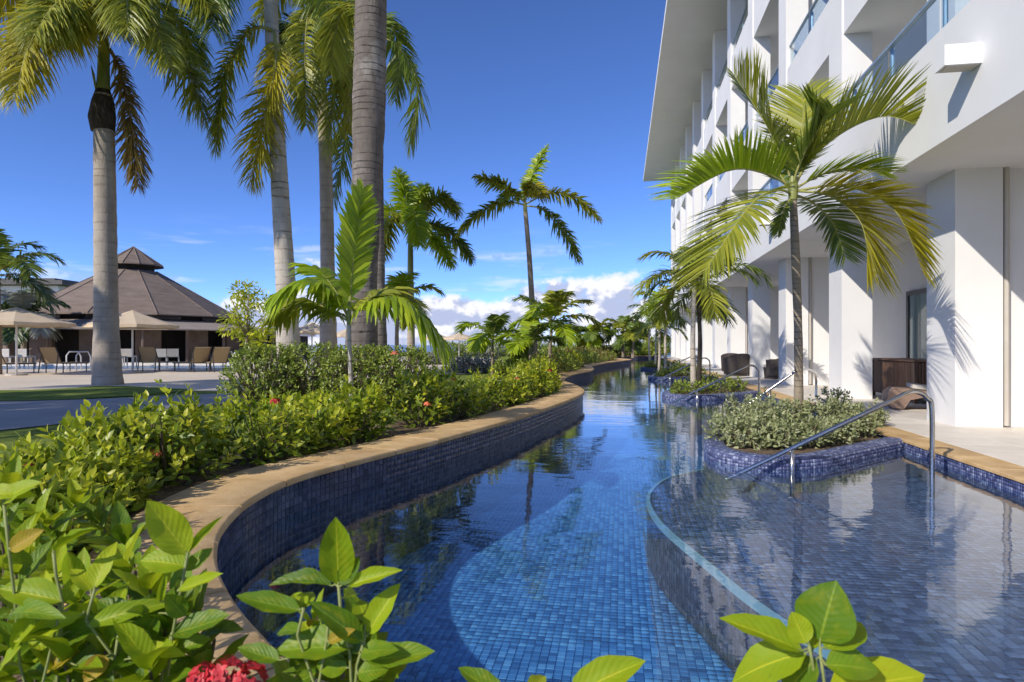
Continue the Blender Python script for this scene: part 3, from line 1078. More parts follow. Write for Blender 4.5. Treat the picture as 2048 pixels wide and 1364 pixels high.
def handrail(p_low, p_top, p_foot, label, r=0.021, mid=0.36):
    """sloping rail from the water up to a bend and down to its foot"""
    a_, b_, c_ = Vector(p_low), Vector(p_top), Vector(p_foot)
    o = thing('pool_handrail', (c_.x, c_.y, c_.z), label, 'handrail', 'steel handrails of the pool')
    hd = Vector((c_.x - b_.x, c_.y - b_.y, 0))
    pts = [a_ + (b_ - a_) * t for t in (-0.01, 0.04, 0.25, 0.5, 0.75, 0.93)]
    corner = [b_ + Vector((0, 0, 0)), b_ + hd * 0.45 + Vector((0, 0, 0.005)), b_ + hd * 0.8 + Vector((0, 0, -0.05)), b_ + hd * 1.0 + Vector((0, 0, -0.17))]
    pts = pts + corner + [Vector((c_.x, c_.y, c_.z))]
    cur = catmull([tuple(p) for p in pts], 5)
    MB().tube([tuple(p) for p in cur], r, 12).build('rail', 'steel', o, smooth=True)
    m_ = a_ + (b_ - a_) * mid
    MB().tube([tuple(m_), (m_.x, m_.y, c_.z)], r * 0.85, 10).build('post', 'steel', o, smooth=True)
    MB().tube([(c_.x, c_.y, c_.z), (c_.x, c_.y, c_.z + 0.012)], r * 2.0, 14).build('foot_flange', 'steel', o, smooth=False)
    MB().tube([(m_.x, m_.y, c_.z), (m_.x, m_.y, c_.z + 0.012)], r * 2.0, 14).build('foot_flange', 'steel', o, smooth=False)
    return o


a_ = at(1455, 958, d=5.75); t_ = at(1815, 786, d=5.70); f_ = at(1864, 990, d=5.72); f_.z = ZS
handrail(a_, t_, f_, 'polished steel handrail rising from the water nearest the camera')
sh3 = Vector((0, 7.3, 0))
handrail(a_ + sh3, t_ + sh3, f_ + sh3 + Vector((0, 0, ZD - ZS)) * 0, 'steel handrail in front of the second planter')
handrail(at(1488, 815, d=10.6), at(1592, 742, d=10.4), at(1632, 800, z=ZD), 'dull steel handrail behind the palm trunk of the nearest planter', mid=0.5)
sh4 = Vector((0, 14.6, 0))
handrail(a_ + sh4, t_ + sh4, f_ + sh4, 'steel handrail in front of the third planter')
handrail(a_ + Vector((0.1, 18.6, 0)), t_ + Vector((0.1, 18.6, 0)), f_ + Vector((0.1, 18.6, 0)), 'far steel handrail beyond the third planter')

# ================================================================ TERRACE FURNITURE


def box_part(parent, name, mat, x0, x1, y0, y1, z0, z1):
    return MB().bevbox(x0, x1, y0, y1, z0, z1, min(0.008, (z1 - z0) * 0.2)).build(name, mat, parent)


cab = thing('slatted_cabinet', (5.35, 13.2, ZD), 'brown wooden slatted outdoor cabinet in the shaded terrace bay', 'cabinet')
CX0, CX1, CY0, CY1, CZ1 = 5.02, 5.62, 12.15, 14.1, 0.93
for px_, py_ in ((CX0, CY0), (CX1 - 0.06, CY0), (CX0, CY1 - 0.06), (CX1 - 0.06, CY1 - 0.06)):
    box_part(cab, 'leg', 'wood', px_, px_ + 0.06, py_, py_ + 0.06, ZD, CZ1 - 0.035)
n_ = 30
for i in range(n_):
    y_ = CY0 + 0.07 + (CY1 - CY0 - 0.14) * i / n_
    box_part(cab, 'slat', 'wood', CX0 + 0.012, CX0 + 0.032, y_, y_ + 0.042, ZD + 0.08, CZ1 - 0.04)
for i in range(9):
    x_ = CX0 + 0.07 + (CX1 - CX0 - 0.14) * i / 9
    box_part(cab, 'slat', 'wood', x_, x_ + 0.04, CY0 + 0.012, CY0 + 0.032, ZD + 0.08, CZ1 - 0.04)
box_part(cab, 'top_board', 'wood', CX0 - 0.02, CX1 + 0.02, CY0 - 0.02, CY1 + 0.02, CZ1 - 0.033, CZ1)
box_part(cab, 'back_panel', 'dark_wicker', CX0 + 0.036, CX1 - 0.07, CY0 + 0.036, CY1 - 0.07, ZD + 0.09, CZ1 - 0.04)


def chaise(loc, rz, label, mat='wicker', cush='cushion', L=1.75, W=0.68):
    """low curved lounger: a rounded scroll end, a level seat and a raised back"""
    o = thing('curved_lounger', loc, label, 'lounger')
    o.rotation_euler.z = rz
    # side profile of the shell in (u, z), scroll end at u=0
    up = [(0.05, 0.02), (-0.02, 0.13), (0.0, 0.26), (0.10, 0.335), (0.30, 0.335), (0.85, 0.27), (1.15, 0.31), (1.55, 0.62), (1.62, 0.62)]
    lo = [(1.58, 0.54), (1.22, 0.21), (0.90, 0.17), (0.45, 0.20), (0.30, 0.16), (0.22, 0.02)]
    prof = up + lo
    n = len(prof)
    v = [(u, -W / 2, z) for u, z in prof] + [(u, W / 2, z) for u, z in prof]
    m_ = MB()
    tri = tessellate_polygon([[Vector((u, z, 0)) for u, z in prof]])
    f = [tuple(t) for t in tri] + [tuple(i + n for i in t[::-1]) for t in tri]
    f += [(i, (i + 1) % n, n + (i + 1) % n, n + i) for i in range(n)]
    m_.add(v, f)
    me = mesh_from('shell', [tuple(q) for q in m_.v], m_.f)
    s = link('shell', me, mat, o)
    c = [(0.32, 0.345), (0.85, 0.285), (1.15, 0.325), (1.52, 0.61)]
    for i in range(len(c) - 1):
        (u0, z0), (u1, z1) = c[i], c[i + 1]
        dn = Vector((-(z1 - z0), 0, u1 - u0)).normalized() * 0.06
        q = [Vector((u0 + 0.01, -W / 2 + 0.04, z0)), Vector((u1 - 0.01, -W / 2 + 0.04, z1)), Vector((u1 - 0.01, W / 2 - 0.04, z1)), Vector((u0 + 0.01, W / 2 - 0.04, z0))]
        mm = MB().add(q + [p_ + dn for p_ in q], [(0, 3, 2, 1), (4, 5, 6, 7), (0, 1, 5, 4), (1, 2, 6, 5), (2, 3, 7, 6), (3, 0, 4, 7)])
        link('cushion', mesh_from('cushion', [tuple(p_) for p_ in mm.v], mm.f), cush, o)
    for u in (1.3,):
        for sy in (-1, 1):
            mm = MB().box(u - 0.03, u + 0.03, sy * (W / 2 - 0.08) - 0.03, sy * (W / 2 - 0.08) + 0.03, 0.0, 0.29)
            link('leg', mesh_from('leg', [tuple(p_) for p_ in mm.v], mm.f), mat, o)
    return o


c_ = at(1772, 817, z=ZD)
chaise((c_.x + 0.05, c_.y + 0.15, ZD), R(-14), 'woven brown lounger with rounded end between the two nearest piers')


def wicker_chair(loc, rz, label, mat='dark_wicker'):
    o = thing('wicker_chair', loc, label, 'chair', 'dark wicker chairs on the terrace')
    o.rotation_euler.z = rz
    n = 14

    def ring(r0, r1, z0, z1, a0, a1, name, m_):
        v, f = [], []
        for i in range(n + 1):
            a = a0 + (a1 - a0) * i / n
            ca, sa = math.cos(a), math.sin(a)
            lift = 0.16 * max(0, math.cos(a - (a0 + a1) / 2)) if name == 'back_shell' else 0
            v += [(r0 * ca, r0 * sa, z0), (r1 * ca, r1 * sa, z0), (r1 * 1.06 * ca, r1 * 1.06 * sa, z1 + lift), (r0 * 1.06 * ca, r0 * 1.06 * sa, z1 + lift)]
        for i in range(n):
            for k in range(4):
                k2 = (k + 1) % 4
                f.append((i * 4 + k, i * 4 + k2, (i + 1) * 4 + k2, (i + 1) * 4 + k))
        f += [(0, 1, 2, 3), (n * 4 + 3, n * 4 + 2, n * 4 + 1, n * 4)]
        me = mesh_from(name, v, f)
        return link(name, me, m_, o)
    ring(0.36, 0.40, 0.10, 0.58, R(-35), R(215), 'back_shell', mat)
    ring(0.02, 0.355, 0.28, 0.34, 0, 2 * math.pi, 'seat', mat)
    ring(0.02, 0.34, 0.345, 0.42, 0, 2 * math.pi, 'cushion', 'cushion')
    ring(0.28, 0.33, 0.0, 0.28, 0, 2 * math.pi, 'base', mat)
    return o


for (X_, Y_, rz, lab) in ((3.75, 22.1, 200, 'dark round wicker chair on the terrace behind the second planter'),
                          (3.85, 23.3, 160, 'dark round wicker chair farther along, beside a white pier'),
                          (4.6, 20.4, 250, 'dark wicker chair deep in the shaded bay beyond the third pier')):
    wicker_chair((X_, Y_, ZD), R(rz), lab)

# ================================================================ POOL BAR PAVILION AND ITS LAWN SIDE
pc = at(267, 689, d=38.0)
pc.z = ZG
NS = 12
pav_o = thing('bar_pavilion', pc, 'round brown shingled bar pavilion with cupola roof behind the left palm', 'pavilion')


def polar(r, k, z, n=NS, off=0.5):
    a = 2 * math.pi * (k + off) / n + 0.1
    return Vector((pc.x + r * math.cos(a), pc.y + r * math.sin(a), z))


def roof_panels(name, r0, z0, r1, z1, mat, n=NS, thick=0.06, parent=pav_o):
    first = None
    for k in range(n):
        a, b = polar(r0, k, z0, n), polar(r0, k + 1, z0, n)
        c, d = polar(r1, k + 1, z1, n), polar(r1, k, z1, n)
        dn = Vector((0, 0, -thick))
        if r1 < 0.01:
            m_ = MB().add([a, b, c, a + dn, b + dn, c + dn], [(0, 1, 2), (5, 4, 3), (0, 3, 4, 1), (1, 4, 5, 2), (2, 5, 3, 0)])
        else:
            m_ = MB().add([a, b, c, d, a + dn, b + dn, c + dn, d + dn], [(0, 1, 2, 3), (7, 6, 5, 4), (0, 4, 5, 1), (1, 5, 6, 2), (2, 6, 7, 3), (3, 7, 4, 0)])
        m_.build(name, mat, parent)
        # ridge cap over the seam
        MB().tube([a + Vector((0, 0, 0.02)), d + Vector((0, 0, 0.02))], 0.020, 6).build('ridge_cap', 'shingle', parent)


roof_panels('roof_panel', 5.95, 2.80, 1.25, 5.55, 'shingle')
roof_panels('cupola_panel', 1.62, 5.88, 0.001, 7.0, 'shingle')
roof_panels('skirt_panel', 8.2, 1.98, 5.5, 2.52, 'skirt_roof')


def ring_band(name, r, z0, z1, mat, n=NS):
    m_ = MB()
    for k in range(n):
        a, b = polar(r, k, z0, n), polar(r, k + 1, z0, n)
        c, d = polar(r, k + 1, z1, n), polar(r, k, z1, n)
        m_.add([a, b, c, d], [(0, 1, 2, 3)])
    return m_.build(name, mat, pav_o)


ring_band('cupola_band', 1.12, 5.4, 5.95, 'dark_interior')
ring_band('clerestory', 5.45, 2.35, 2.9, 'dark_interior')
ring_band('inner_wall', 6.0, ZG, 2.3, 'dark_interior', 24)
for k in range(36):
    if k % 2 == 1:
        continue
    a, b = polar(6.9, k + 0.02, ZG, 36), polar(6.9, k + 0.98, ZG, 36)
    t = Vector((0, 0, 2.05 - ZG))
    inw = (Vector((pc.x, pc.y, 0)) - Vector((a.x, a.y, 0))).normalized() * 0.2
    m_ = MB().add([a, b, b + t, a + t, a + inw, b + inw, b + inw + t, a + inw + t], [(0, 1, 2, 3), (1, 5, 6, 2), (4, 0, 3, 7), (5, 4, 7, 6)])
    m_.build('wall_panel', 'brown_wall', pav_o)
for k in range(24):
    p_ = polar(7.7, k, ZG, 24)
    MB().tube([p_, (p_.x, p_.y, 2.02)], 0.07, 6).build('column', 'brown_wall', pav_o)
for k in range(12):
    a, b = polar(5.48, 2 * k + 0.3, 2.55, 24), polar(5.48, 2 * k + 1.4, 2.55, 24)
    MB().add([a, b, b + Vector((0, 0, .16)), a + Vector((0, 0, .16))], [(0, 1, 2, 3)]).build('clerestory_pane', 'slate', pav_o)

# low wing with white window frames right of the pavilion
w0 = at(480, 700, d=41.0)
wing = thing('low_wing', (w0.x, w0.y, ZG), 'low dark wing with white window bars right of the pavilion', 'building')


def local_box(parent, name, mat, base, du, u0, u1, w0_, w1_, z0, z1):
    """box along direction du on the ground from base"""
    dv = Vector((-du.y, du.x, 0))
    pts = []
    for z in (z0, z1):
        for (u, w_) in ((u0, w0_), (u1, w0_), (u1, w1_), (u0, w1_)):
            p_ = base + du * u + dv * w_
            pts.append(Vector((p_.x, p_.y, z)))
    return MB().add(pts, [(0, 3, 2, 1), (4, 5, 6, 7), (0, 1, 5, 4), (1, 2, 6, 5), (2, 3, 7, 6), (3, 0, 4, 7)]).build(name, mat, parent)


dr_ = Vector((CY, SY, 0))
b0 = Vector((w0.x, w0.y, 0))
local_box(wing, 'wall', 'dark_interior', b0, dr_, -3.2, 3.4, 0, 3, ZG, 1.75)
local_box(wing, 'roof', 'stucco', b0, dr_, -3.5, 3.8, -0.6, 3.4, 1.75, 2.05)
for i in range(12):
    local_box(wing, 'window_bar', 'white_metal', b0, dr_, -3.1 + 0.58 * i, -3.04 + 0.58 * i, -0.08, -0.02, ZG, 1.74)
for z in (0.62, 1.05):
    local_box(wing, 'window_rail', 'white_metal', b0, dr_, -3.1, 3.3, -0.10, -0.03, z, z + 0.07)

# white villa far behind on the left
v0 = at(30, 689, d=62.0)
villa = thing('white_villa', (v0.x, v0.y, ZG), 'white villa with dark flat roof behind the palm at far left', 'building')
b0 = Vector((v0.x, v0.y, 0))
local_box(villa, 'wall', 'stucco', b0, dr_, -9, 4.2, 0, 8, ZG, 6.9)
local_box(villa, 'roof', 'slate', b0, dr_, -9.8, 5.2, -0.9, 8.8, 6.95, 7.35)
local_box(villa, 'roof_top', 'slate', b0, dr_, -8, 3.0, 1.2, 6.8, 7.353, 7.75)
for i, (u, z) in enumerate(((0.9, 5.0), (2.6, 5.0), (-2.0, 5.0), (0.9, 2.2), (2.6, 2.2), (-2.0, 2.2), (-5.0, 5.0))):
    wd = local_box(villa, 'window', 'dark_glass', b0, dr_, u, u + 1.3, -0.05, -0.004, z, z + 1.35)
    local_box(wd, 'sill', 'stucco', b0, dr_, u - 0.08, u + 1.38, -0.12, -0.055, z - 0.10, z - 0.01)


def umbrella(base, r, z_top, z_rim, label, ns=8, group='tan umbrellas by the far pool'):
    o = thing('sun_umbrella', base, label, 'umbrella', group)
    bx, by = base[0], base[1]
    MB().tube([(bx, by, base[2] + 0.06), (bx, by, z_top - 0.02)], 0.03, 8).build('pole', 'white_metal', o, smooth=True)
    MB().tube([(bx, by, base[2]), (bx, by, base[2] + 0.06)], 0.28, 16).build('base', 'cream_paint', o)
    m_ = MB()
    prof = [(0.0, z_top), (0.35, z_top - (z_top - z_rim) * 0.40), (0.7, z_top - (z_top - z_rim) * 0.74), (1.0, z_rim), (1.0, z_rim - 0.10)]
    v, f = [], []
    for q, (t, z) in enumerate(prof):
        for k in range(ns * 2):
            a = 2 * math.pi * k / (ns * 2)
            rr = r * t * (1.0 if k % 2 == 0 else 0.945)
            v.append((bx + rr * math.cos(a), by + rr * math.sin(a), z - (0.0 if k % 2 == 0 else 0.02 * t)))
    nn_ = ns * 2
    for q in range(len(prof) - 1):
        for k in range(nn_):
            f.append((q * nn_ + k, (q + 1) * nn_ + k, (q + 1) * nn_ + (k + 1) % nn_, q * nn_ + (k + 1) % nn_))
    m_.add(v, f).build('canopy', 'canvas', o)
    for k in range(ns):
        a = 2 * math.pi * k / ns
        MB().tube([(bx, by, z_top - 0.05), (bx + r * 0.97 * math.cos(a), by + r * 0.97 * math.sin(a), z_rim - 0.02)], 0.012, 5).build('rib', 'white_metal', o)
    return o


umbrella(at(265, 745, z=ZG), 1.40, 2.36, 1.86, 'tan umbrella just right of the thick left palm trunk')
umbrella(at(33, 751, z=ZG), 1.5, 2.34, 1.86, 'tan umbrella at the far left edge')
for (x_, d_, r_, zt, zr, lab) in ((624, 27, 1.0, 2.15, 1.75, 'tan umbrella glimpsed between the two middle palm trunks'),
                                  (918, 40, 1.15, 1.95, 1.6, 'small tan umbrella right of the young bright palm'),
                                  (872, 44, 1.2, 2.0, 1.6, 'small tan umbrella half hidden by drooping bright leaflets'),
                                  (700, 34, 1.2, 2.1, 1.7, 'tan umbrella mostly hidden behind the thick dark trunk')):
    p_ = at(x_, 700, d=d_)
    umbrella((p_.x, p_.y, ZG), r_, zt, zr, lab)


def sling_lounger(px_, py_, rz, label, d=None):
    p_ = at(px_, py_, z=ZG)
    o = thing('sun_lounger', p_, label, 'lounger', 'tan sling loungers by the far pool')
    o.rotation_euler.z = rz
    W = 0.27

    def slab(name, pts, th, mat):
        a, b = Vector(pts[0]), Vector(pts[1])
        n_v = Vector((0, -(b.z - a.z), b.y - a.y)).normalized() * th
        q = [Vector((-W, a.y, a.z)), Vector((W, a.y, a.z)), Vector((W, b.y, b.z)), Vector((-W, b.y, b.z))]
        m_ = MB().add(q + [k + n_v for k in q], [(0, 3, 2, 1), (4, 5, 6, 7), (0, 1, 5, 4), (1, 2, 6, 5), (2, 3, 7, 6), (3, 0, 4, 7)])
        return link(name, mesh_from(name, [tuple(k) for k in m_.v], m_.f), mat, o)
    slab('backrest', [(0, -0.27, 0.84), (0, 0.0, 0.33)], 0.03, 'sling')
    slab('seat', [(0, 0.02, 0.32), (0, 1.25, 0.30)], 0.03, 'sling')
    for sx in (-1, 1):
        m_ = MB().tube([(sx * (W + 0.02), -0.30, 0.86), (sx * (W + 0.02), 0.0, 0.315), (sx * (W + 0.02), 1.27, 0.29)], 0.018, 6)
        link('side_rail', mesh_from('side_rail', [tuple(k) for k in m_.v], m_.f), 'dark_metal', o)
        for y_ in (0.05, 1.15):
            m_ = MB().tube([(sx * (W + 0.02), y_, 0.0), (sx * (W + 0.02), y_, 0.31)], 0.018, 6)
            link('leg', mesh_from('leg', [tuple(k) for k in m_.v], m_.f), 'dark_metal', o)
        m_ = MB().tube([(sx * (W + 0.02), -0.17, 0.62), (sx * (W + 0.02), -0.28, 0.0)], 0.018, 6)
        link('leg', mesh_from('leg', [tuple(k) for k in m_.v], m_.f), 'dark_metal', o)
    return o


for (x_, y_, rz, lab) in ((107, 746, 8, 'tan sling lounger left of the thick palm trunk, seen from behind'),
                          (301, 743, 12, 'tan sling lounger right of the first umbrella pole'),
                          (398, 744, 62, 'tan sling lounger turned sideways, left of its pair'),
                          (437, 744, 62, 'tan sling lounger turned sideways, nearest the clipped hedge'),
                          (-6, 748, 8, 'tan sling lounger cut off by the left edge')):
    sling_lounger(x_, y_, R(rz), lab)


def garden_chair(px_, d, rz, label):
    p_ = at(px_, 700, d=d)
    p_.z = ZG
    o = thing('garden_chair', p_, label, 'chair', 'cream chairs at the pavilion')
    o.rotation_euler.z = rz

    def b(name, *a):
        m_ = MB().box(*a)
        return link(name, mesh_from(name, [tuple(k) for k in m_.v], m_.f), 'cream_paint', o)
    b('seat', -0.24, 0.24, -0.25, 0.25, 0.40, 0.46)
    b('backrest', -0.22, 0.22, -0.29, -0.252, 0.42, 0.76)
    for sx in (-0.25, 0.21):
        for sy in (-0.24, 0.20):
            b('leg', sx, sx + 0.04, sy, sy + 0.04, 0.0, 0.398)


for i, (x_, d_) in enumerate(((20, 27.0), (52, 27.3), (238, 27.0), (258, 27.4), (322, 27.0), (345, 27.5))):
    garden_chair(x_, d_, R(5 + 7 * i), ['cream chair leftmost before the pavilion', 'cream chair second from the left edge, beside the umbrella pole',
                 'cream chair just right of the thick trunk', 'cream chair beside the right umbrella pole', 'cream chair right of the back of a tan lounger', 'cream chair rightmost before the pavilion'][i])

# the far pool, a blue strip in front of the pavilion, with a pale kerb
fp = [at(-260, 739.5, z=ZG), at(455, 737.5, z=ZG), at(470, 731.5, z=ZG), at(-260, 732.5, z=ZG)]
m_ = MB()
m_.prism([(p_.x, p_.y) for p_ in fp], ZG, ZG + 0.012, sides=False)
tag(m_.build('far_pool_water', 'sea_water'), kind='structure')
a_, b_ = fp[3], fp[2]
m_ = MB()
dd = (Vector((b_.x, b_.y, 0)) - Vector((a_.x, a_.y, 0)))
local = dd.normalized()
kerb = local_box(None, 'far_pool_kerb', 'limestone', Vector((a_.x, a_.y, 0)), local, 0, dd.length, 0.0, 0.35, ZG, ZG + 0.14)
tag(kerb, kind='structure')
for (x_, lab) in ((133, 'white pool handrail beside the left lounger'), (446, 'white pool handrail beside the sideways loungers')):
    p_ = at(x_, 742, z=ZG)
    o = thing('white_handrail', p_, lab, 'handrail')
    for s in (0, 0.4):
        MB().tube([(p_.x + s, p_.y, ZG), (p_.x + s, p_.y, ZG + 0.55), (p_.x + s, p_.y + 0.12, ZG + 0.68), (p_.x + s, p_.y + 0.5, ZG + 0.68), (p_.x + s, p_.y + 0.62, ZG + 0.5), (p_.x + s, p_.y + 0.62, ZG + 0.02)], 0.022, 8).build('bar', 'white_metal', o, smooth=True)

# ================================================================ PALMS
Z3 = np.array((0, 0, 1.0))


def unit(a):
    return a / np.maximum(np.linalg.norm(a, axis=-1, keepdims=True), 1e-9)


def make_frond(parent, pts, leaf_len, n, mat, rng, droop=0.35, width=0.035, plume=0.15, lift=0.25, rach_r=0.018, rach_mat='rachis',
               start=0.14, fwd=(0.35, 1.15), up=None, ragged=0.12, side_bias=None):
    """one pinnate leaf: a rachis and two rows of narrow leaflets"""
    cur = resample(catmull([tuple(p) for p in pts], 10), 0.02)
    L = len(cur)
    ii = np.linspace(start * (L - 1), L - 1.001, n)
    i0 = ii.astype(int)
    fr_ = (ii - i0)[:, None]
    pos = cur[i0] * (1 - fr_) + cur[np.minimum(i0 + 1, L - 1)] * fr_
    tan = unit(np.gradient(cur, axis=0))[i0]
    u0 = np.array(up if up is not None else (0, 0, 1.0), float)
    upv = unit(u0 - tan * (tan @ u0)[:, None])
    side = np.cross(tan, upv)
    q = np.linspace(0, 1, n)
    prof = np.clip(0.62 + 1.2 * q, 0, 1) * np.where(q > 0.62, 1 - 0.62 * ((q - 0.62) / 0.38) ** 1.5, 1)
    V, F = [], []
    nv = 0
    for sg in (1, -1):
        nl = n
        ln = leaf_len * prof * rng.uniform(1 - ragged, 1 + ragged, nl)
        if side_bias:
            ln = ln * (side_bias[0] if sg > 0 else side_bias[1])
        fw = fwd[0] + (fwd[1] - fwd[0]) * q ** 1.5 + rng.normal(0, 0.07, nl)
        lf = lift + rng.normal(0, 1, nl) * plume + (plume > 0.3) * rng.choice([-0.45, 0.1, 0.55], nl)
        d0 = unit(side * sg + tan * fw[:, None] + upv * lf[:, None])
        wd = unit(tan - d0 * np.sum(tan * d0, 1)[:, None] + upv * rng.normal(0.15, 0.25, nl)[:, None])
        dr = droop * rng.uniform(0.7, 1.3, nl)
        ks = (0.0, 0.3, 0.68, 1.0)
        ws = (0.55, 1.0, 0.75, 0.06)
        rows = []
        for k, w_ in zip(ks, ws):
            c = pos + d0 * (ln * (k - 0.25 * dr * k * k))[:, None] - Z3 * (ln * dr * k * k)[:, None]
            hw = wd * (width * 0.5 * w_ * np.clip(prof * 1.1, 0.5, 1))[:, None]
            rows += [c - hw, c + hw]
        vv = np.stack(rows, 1)           # n,8,3
        V.append(vv.reshape(-1, 3))
        f = np.array([(0, 1, 3, 2), (2, 3, 5, 4), (4, 5, 7, 6)])
        F.append((f[None] + 8 * np.arange(nl)[:, None, None] + nv).reshape(-1, 4))
        nv += nl * 8
    V = np.vstack(V)
    F = np.vstack(F)
    org = np.array(world_loc(parent))
    o = link('frond', mesh_from('frond', V - org, F, smooth=False), mat, parent)
    r = MB()
    st = max(1, L // 14)
    cp = cur[::st]
    rr = [rach_r * (1 - 0.85 * i / (len(cp) - 1)) for i in range(len(cp))]
    r.tube([tuple(p) for p in cp], rr, 6).build('rachis', rach_mat, o, smooth=True)
    return o


def frond_arc(c, az_, e0, Lg, bend, rng, twist=0.0):
    """rachis points leaving the crown at azimuth az_, elevation e0, bending down by 'bend' along its length"""
    p = np.array(c, float)
    pts = [p.copy()]
    n = 6
    e = e0
    a = az_
    for i in range(n):
        s = Lg / n
        p = p + s * np.array((math.cos(e) * math.sin(a), math.cos(e) * math.cos(a), math.sin(e)))
        pts.append(p.copy())
        e -= bend / n * (0.5 + i / n)
        a += twist / n
    return pts


def trunk(parent, pts, radii, mat, seg=16, name='trunk'):
    cur = resample(catmull([tuple(p) for p in pts], 8), 0.16)
    t = np.linspace(0, 1, len(cur))
    rr = np.interp(t, np.linspace(0, 1, len(radii)), radii)
    rg = np.random.default_rng(int(abs(pts[0][0]) * 100) % 9999)
    rr = rr * (1 + 0.018 * np.sin(np.arange(len(cur)) * 2.1) + rg.normal(0, 0.008, len(cur)))
    return MB().tube([tuple(p) for p in cur], list(rr), seg).build(name, mat, parent, smooth=True)


def pfrond(parent, d, pts, leaf_len, n, mat, rng, **kw):
    return make_frond(parent, [at(p[0], p[1], d=d + (p[2] if len(p) > 2 else 0.0)) for p in pts], leaf_len, n, mat, rng, **kw)


def palm_base(name, px_, py_, d, label, group='royal palms', z=ZG):
    p = at(px_, py_, d=d)
    p.z = z
    return thing(name, p, label, 'palm tree', group)


# --- the slender palm of the nearest planter
rng = np.random.default_rng(11)
dP = 7.75
pA = thing('planter_palm', (at(1597, 850, d=dP).x, at(1597, 850, d=dP).y, 0.13), 'slender palm with arching green fronds in the nearest planter', 'palm tree', 'planter palms')
trunk(pA, [(pA.location.x, pA.location.y, 0.11), at(1597, 700, d=dP), at(1593, 560, d=dP), at(1588, 440, d=dP), at(1586, 385, d=dP)], [0.062, 0.050, 0.048, 0.052, 0.040], 'bark_thin', 14)
smooth_by_angle(MB().tube([at(1586, 400, d=dP), at(1586, 372, d=dP), at(1586, 340, d=dP)], [0.05, 0.06, 0.02], 10).build('crownshaft', 'crownshaft', pA))
kw = dict(width=0.031, plume=0.05, droop=0.10, lift=0.35, rach_r=0.017, fwd=(0.55, 1.2))
pfrond(pA, dP, [(1586, 380), (1570, 325, .1), (1530, 245, .25), (1468, 150, .3)], 0.81, 92, 'frond_olive', rng, **kw)
pfrond(pA, dP, [(1586, 380), (1620, 320, .1), (1690, 262, .1), (1770, 232, 0), (1838, 252, -.2)], 0.85, 100, 'frond_olive', rng, **{**kw, 'lift': 0.9})
pfrond(pA, dP, [(1584, 378), (1540, 350, -.1), (1460, 340, -.25), (1352, 398, -.4)], 0.72, 92, 'frond_bright', rng, **{**kw, 'lift': 0.8})
pfrond(pA, dP, [(1582, 388), (1555, 380, -.2), (1500, 412, -.5), (1408, 545, -.8)], 0.81, 96, 'frond_olive', rng, **{**kw, 'lift': 0.25, 'droop': 0.15})
pfrond(pA, dP, [(1590, 378), (1640, 350, -.1), (1710, 335, -.2), (1775, 345, -.3)], 0.55, 74, 'frond_bright', rng, **{**kw, 'lift': 0.2})
pfrond(pA, dP, [(1592, 382), (1660, 392, -.2), (1722, 445, -.35), (1738, 540, -.4)], 0.88, 89, 'frond_yellow', rng, **{**kw, 'lift': 0.35, 'droop': 0.12})
pfrond(pA, dP, [(1592, 382), (1690, 372, -.2), (1790, 420, -.45), (1846, 545, -.6)], 0.74, 90, 'frond_yellow', rng, **{**kw, 'droop': 0.12})
pfrond(pA, dP, [(1590, 390), (1625, 405, .3), (1665, 445, .5), (1690, 515, .6)], 0.52, 68, 'frond_green', rng, **kw)
pfrond(pA, dP, [(1586, 375), (1592, 320, .2), (1606, 240, .5), (1604, 180, .9)], 0.72, 74, 'frond_olive', rng, **kw)
pfrond(pA, dP, [(1586, 375), (1598, 330, -.1), (1640, 250, -.2), (1665, 215, -.5)], 0.65, 74, 'frond_green', rng, **kw)
pfrond(pA, dP, [(1582, 385), (1560, 350, .3), (1535, 320, .7), (1490, 300, 1.0)], 0.55, 61, 'frond_green', rng, **kw)
pfrond(pA, dP, [(1584, 392), (1568, 420, -.1), (1556, 470, -.15)], 0.18, 29, 'frond_green', rng, **{**kw, 'width': 0.03})

# --- pair in the second planter and the ones beyond


def arc_palm(name, base, top, r0, r1, barkm, label, group, nf, Lf, leaf_len, nl, mats, seed, bend=1.6, e_hi=1.35, e_lo=-0.1, shaft=0.35, width=0.05, plume=0.2,
             droop=0.35, seg=12, az0=0.0, rach_r=0.02, lift=0.2):
    rng = np.random.default_rng(seed)
    o = thing(name, base, label, 'palm tree', group)
    b, t = Vector(base), Vector(top)
    mid_ = b.lerp(t, 0.5) + Vector((rng.normal(0, 0.04), rng.normal(0, 0.04), 0))
    trunk(o, [b - Vector((0, 0, 0.03)), b.lerp(mid_, 0.3), mid_, mid_.lerp(t, 0.6), t], [r0 * 1.25, r0, (r0 + r1) / 2, r1, r1], barkm, seg)
    c = t
    if shaft:
        c = t + Vector((0, 0, shaft))
        smooth_by_angle(MB().tube([t, t.lerp(c, 0.4), c], [r1 * 1.15, r1 * 1.2, r1 * 0.5], 10).build('crownshaft', 'crownshaft', o))
    for k in range(nf):
        f_ = k / max(1, nf - 1)
        e = e_hi + (e_lo - e_hi) * f_ + rng.normal(0, 0.07)
        a = az0 + k * 2.399 + rng.normal(0, 0.12)
        pts = frond_arc(c, a, e, Lf * rng.uniform(0.85, 1.1) * (0.8 + 0.2 * math.sin(math.pi * f_)), bend * rng.uniform(0.8, 1.2), rng, rng.normal(0, 0.25))
        make_frond(o, pts, leaf_len, nl, mats[int(rng.integers(len(mats)))], rng, droop=droop, width=width, plume=plume, rach_r=rach_r, lift=lift)
    return o


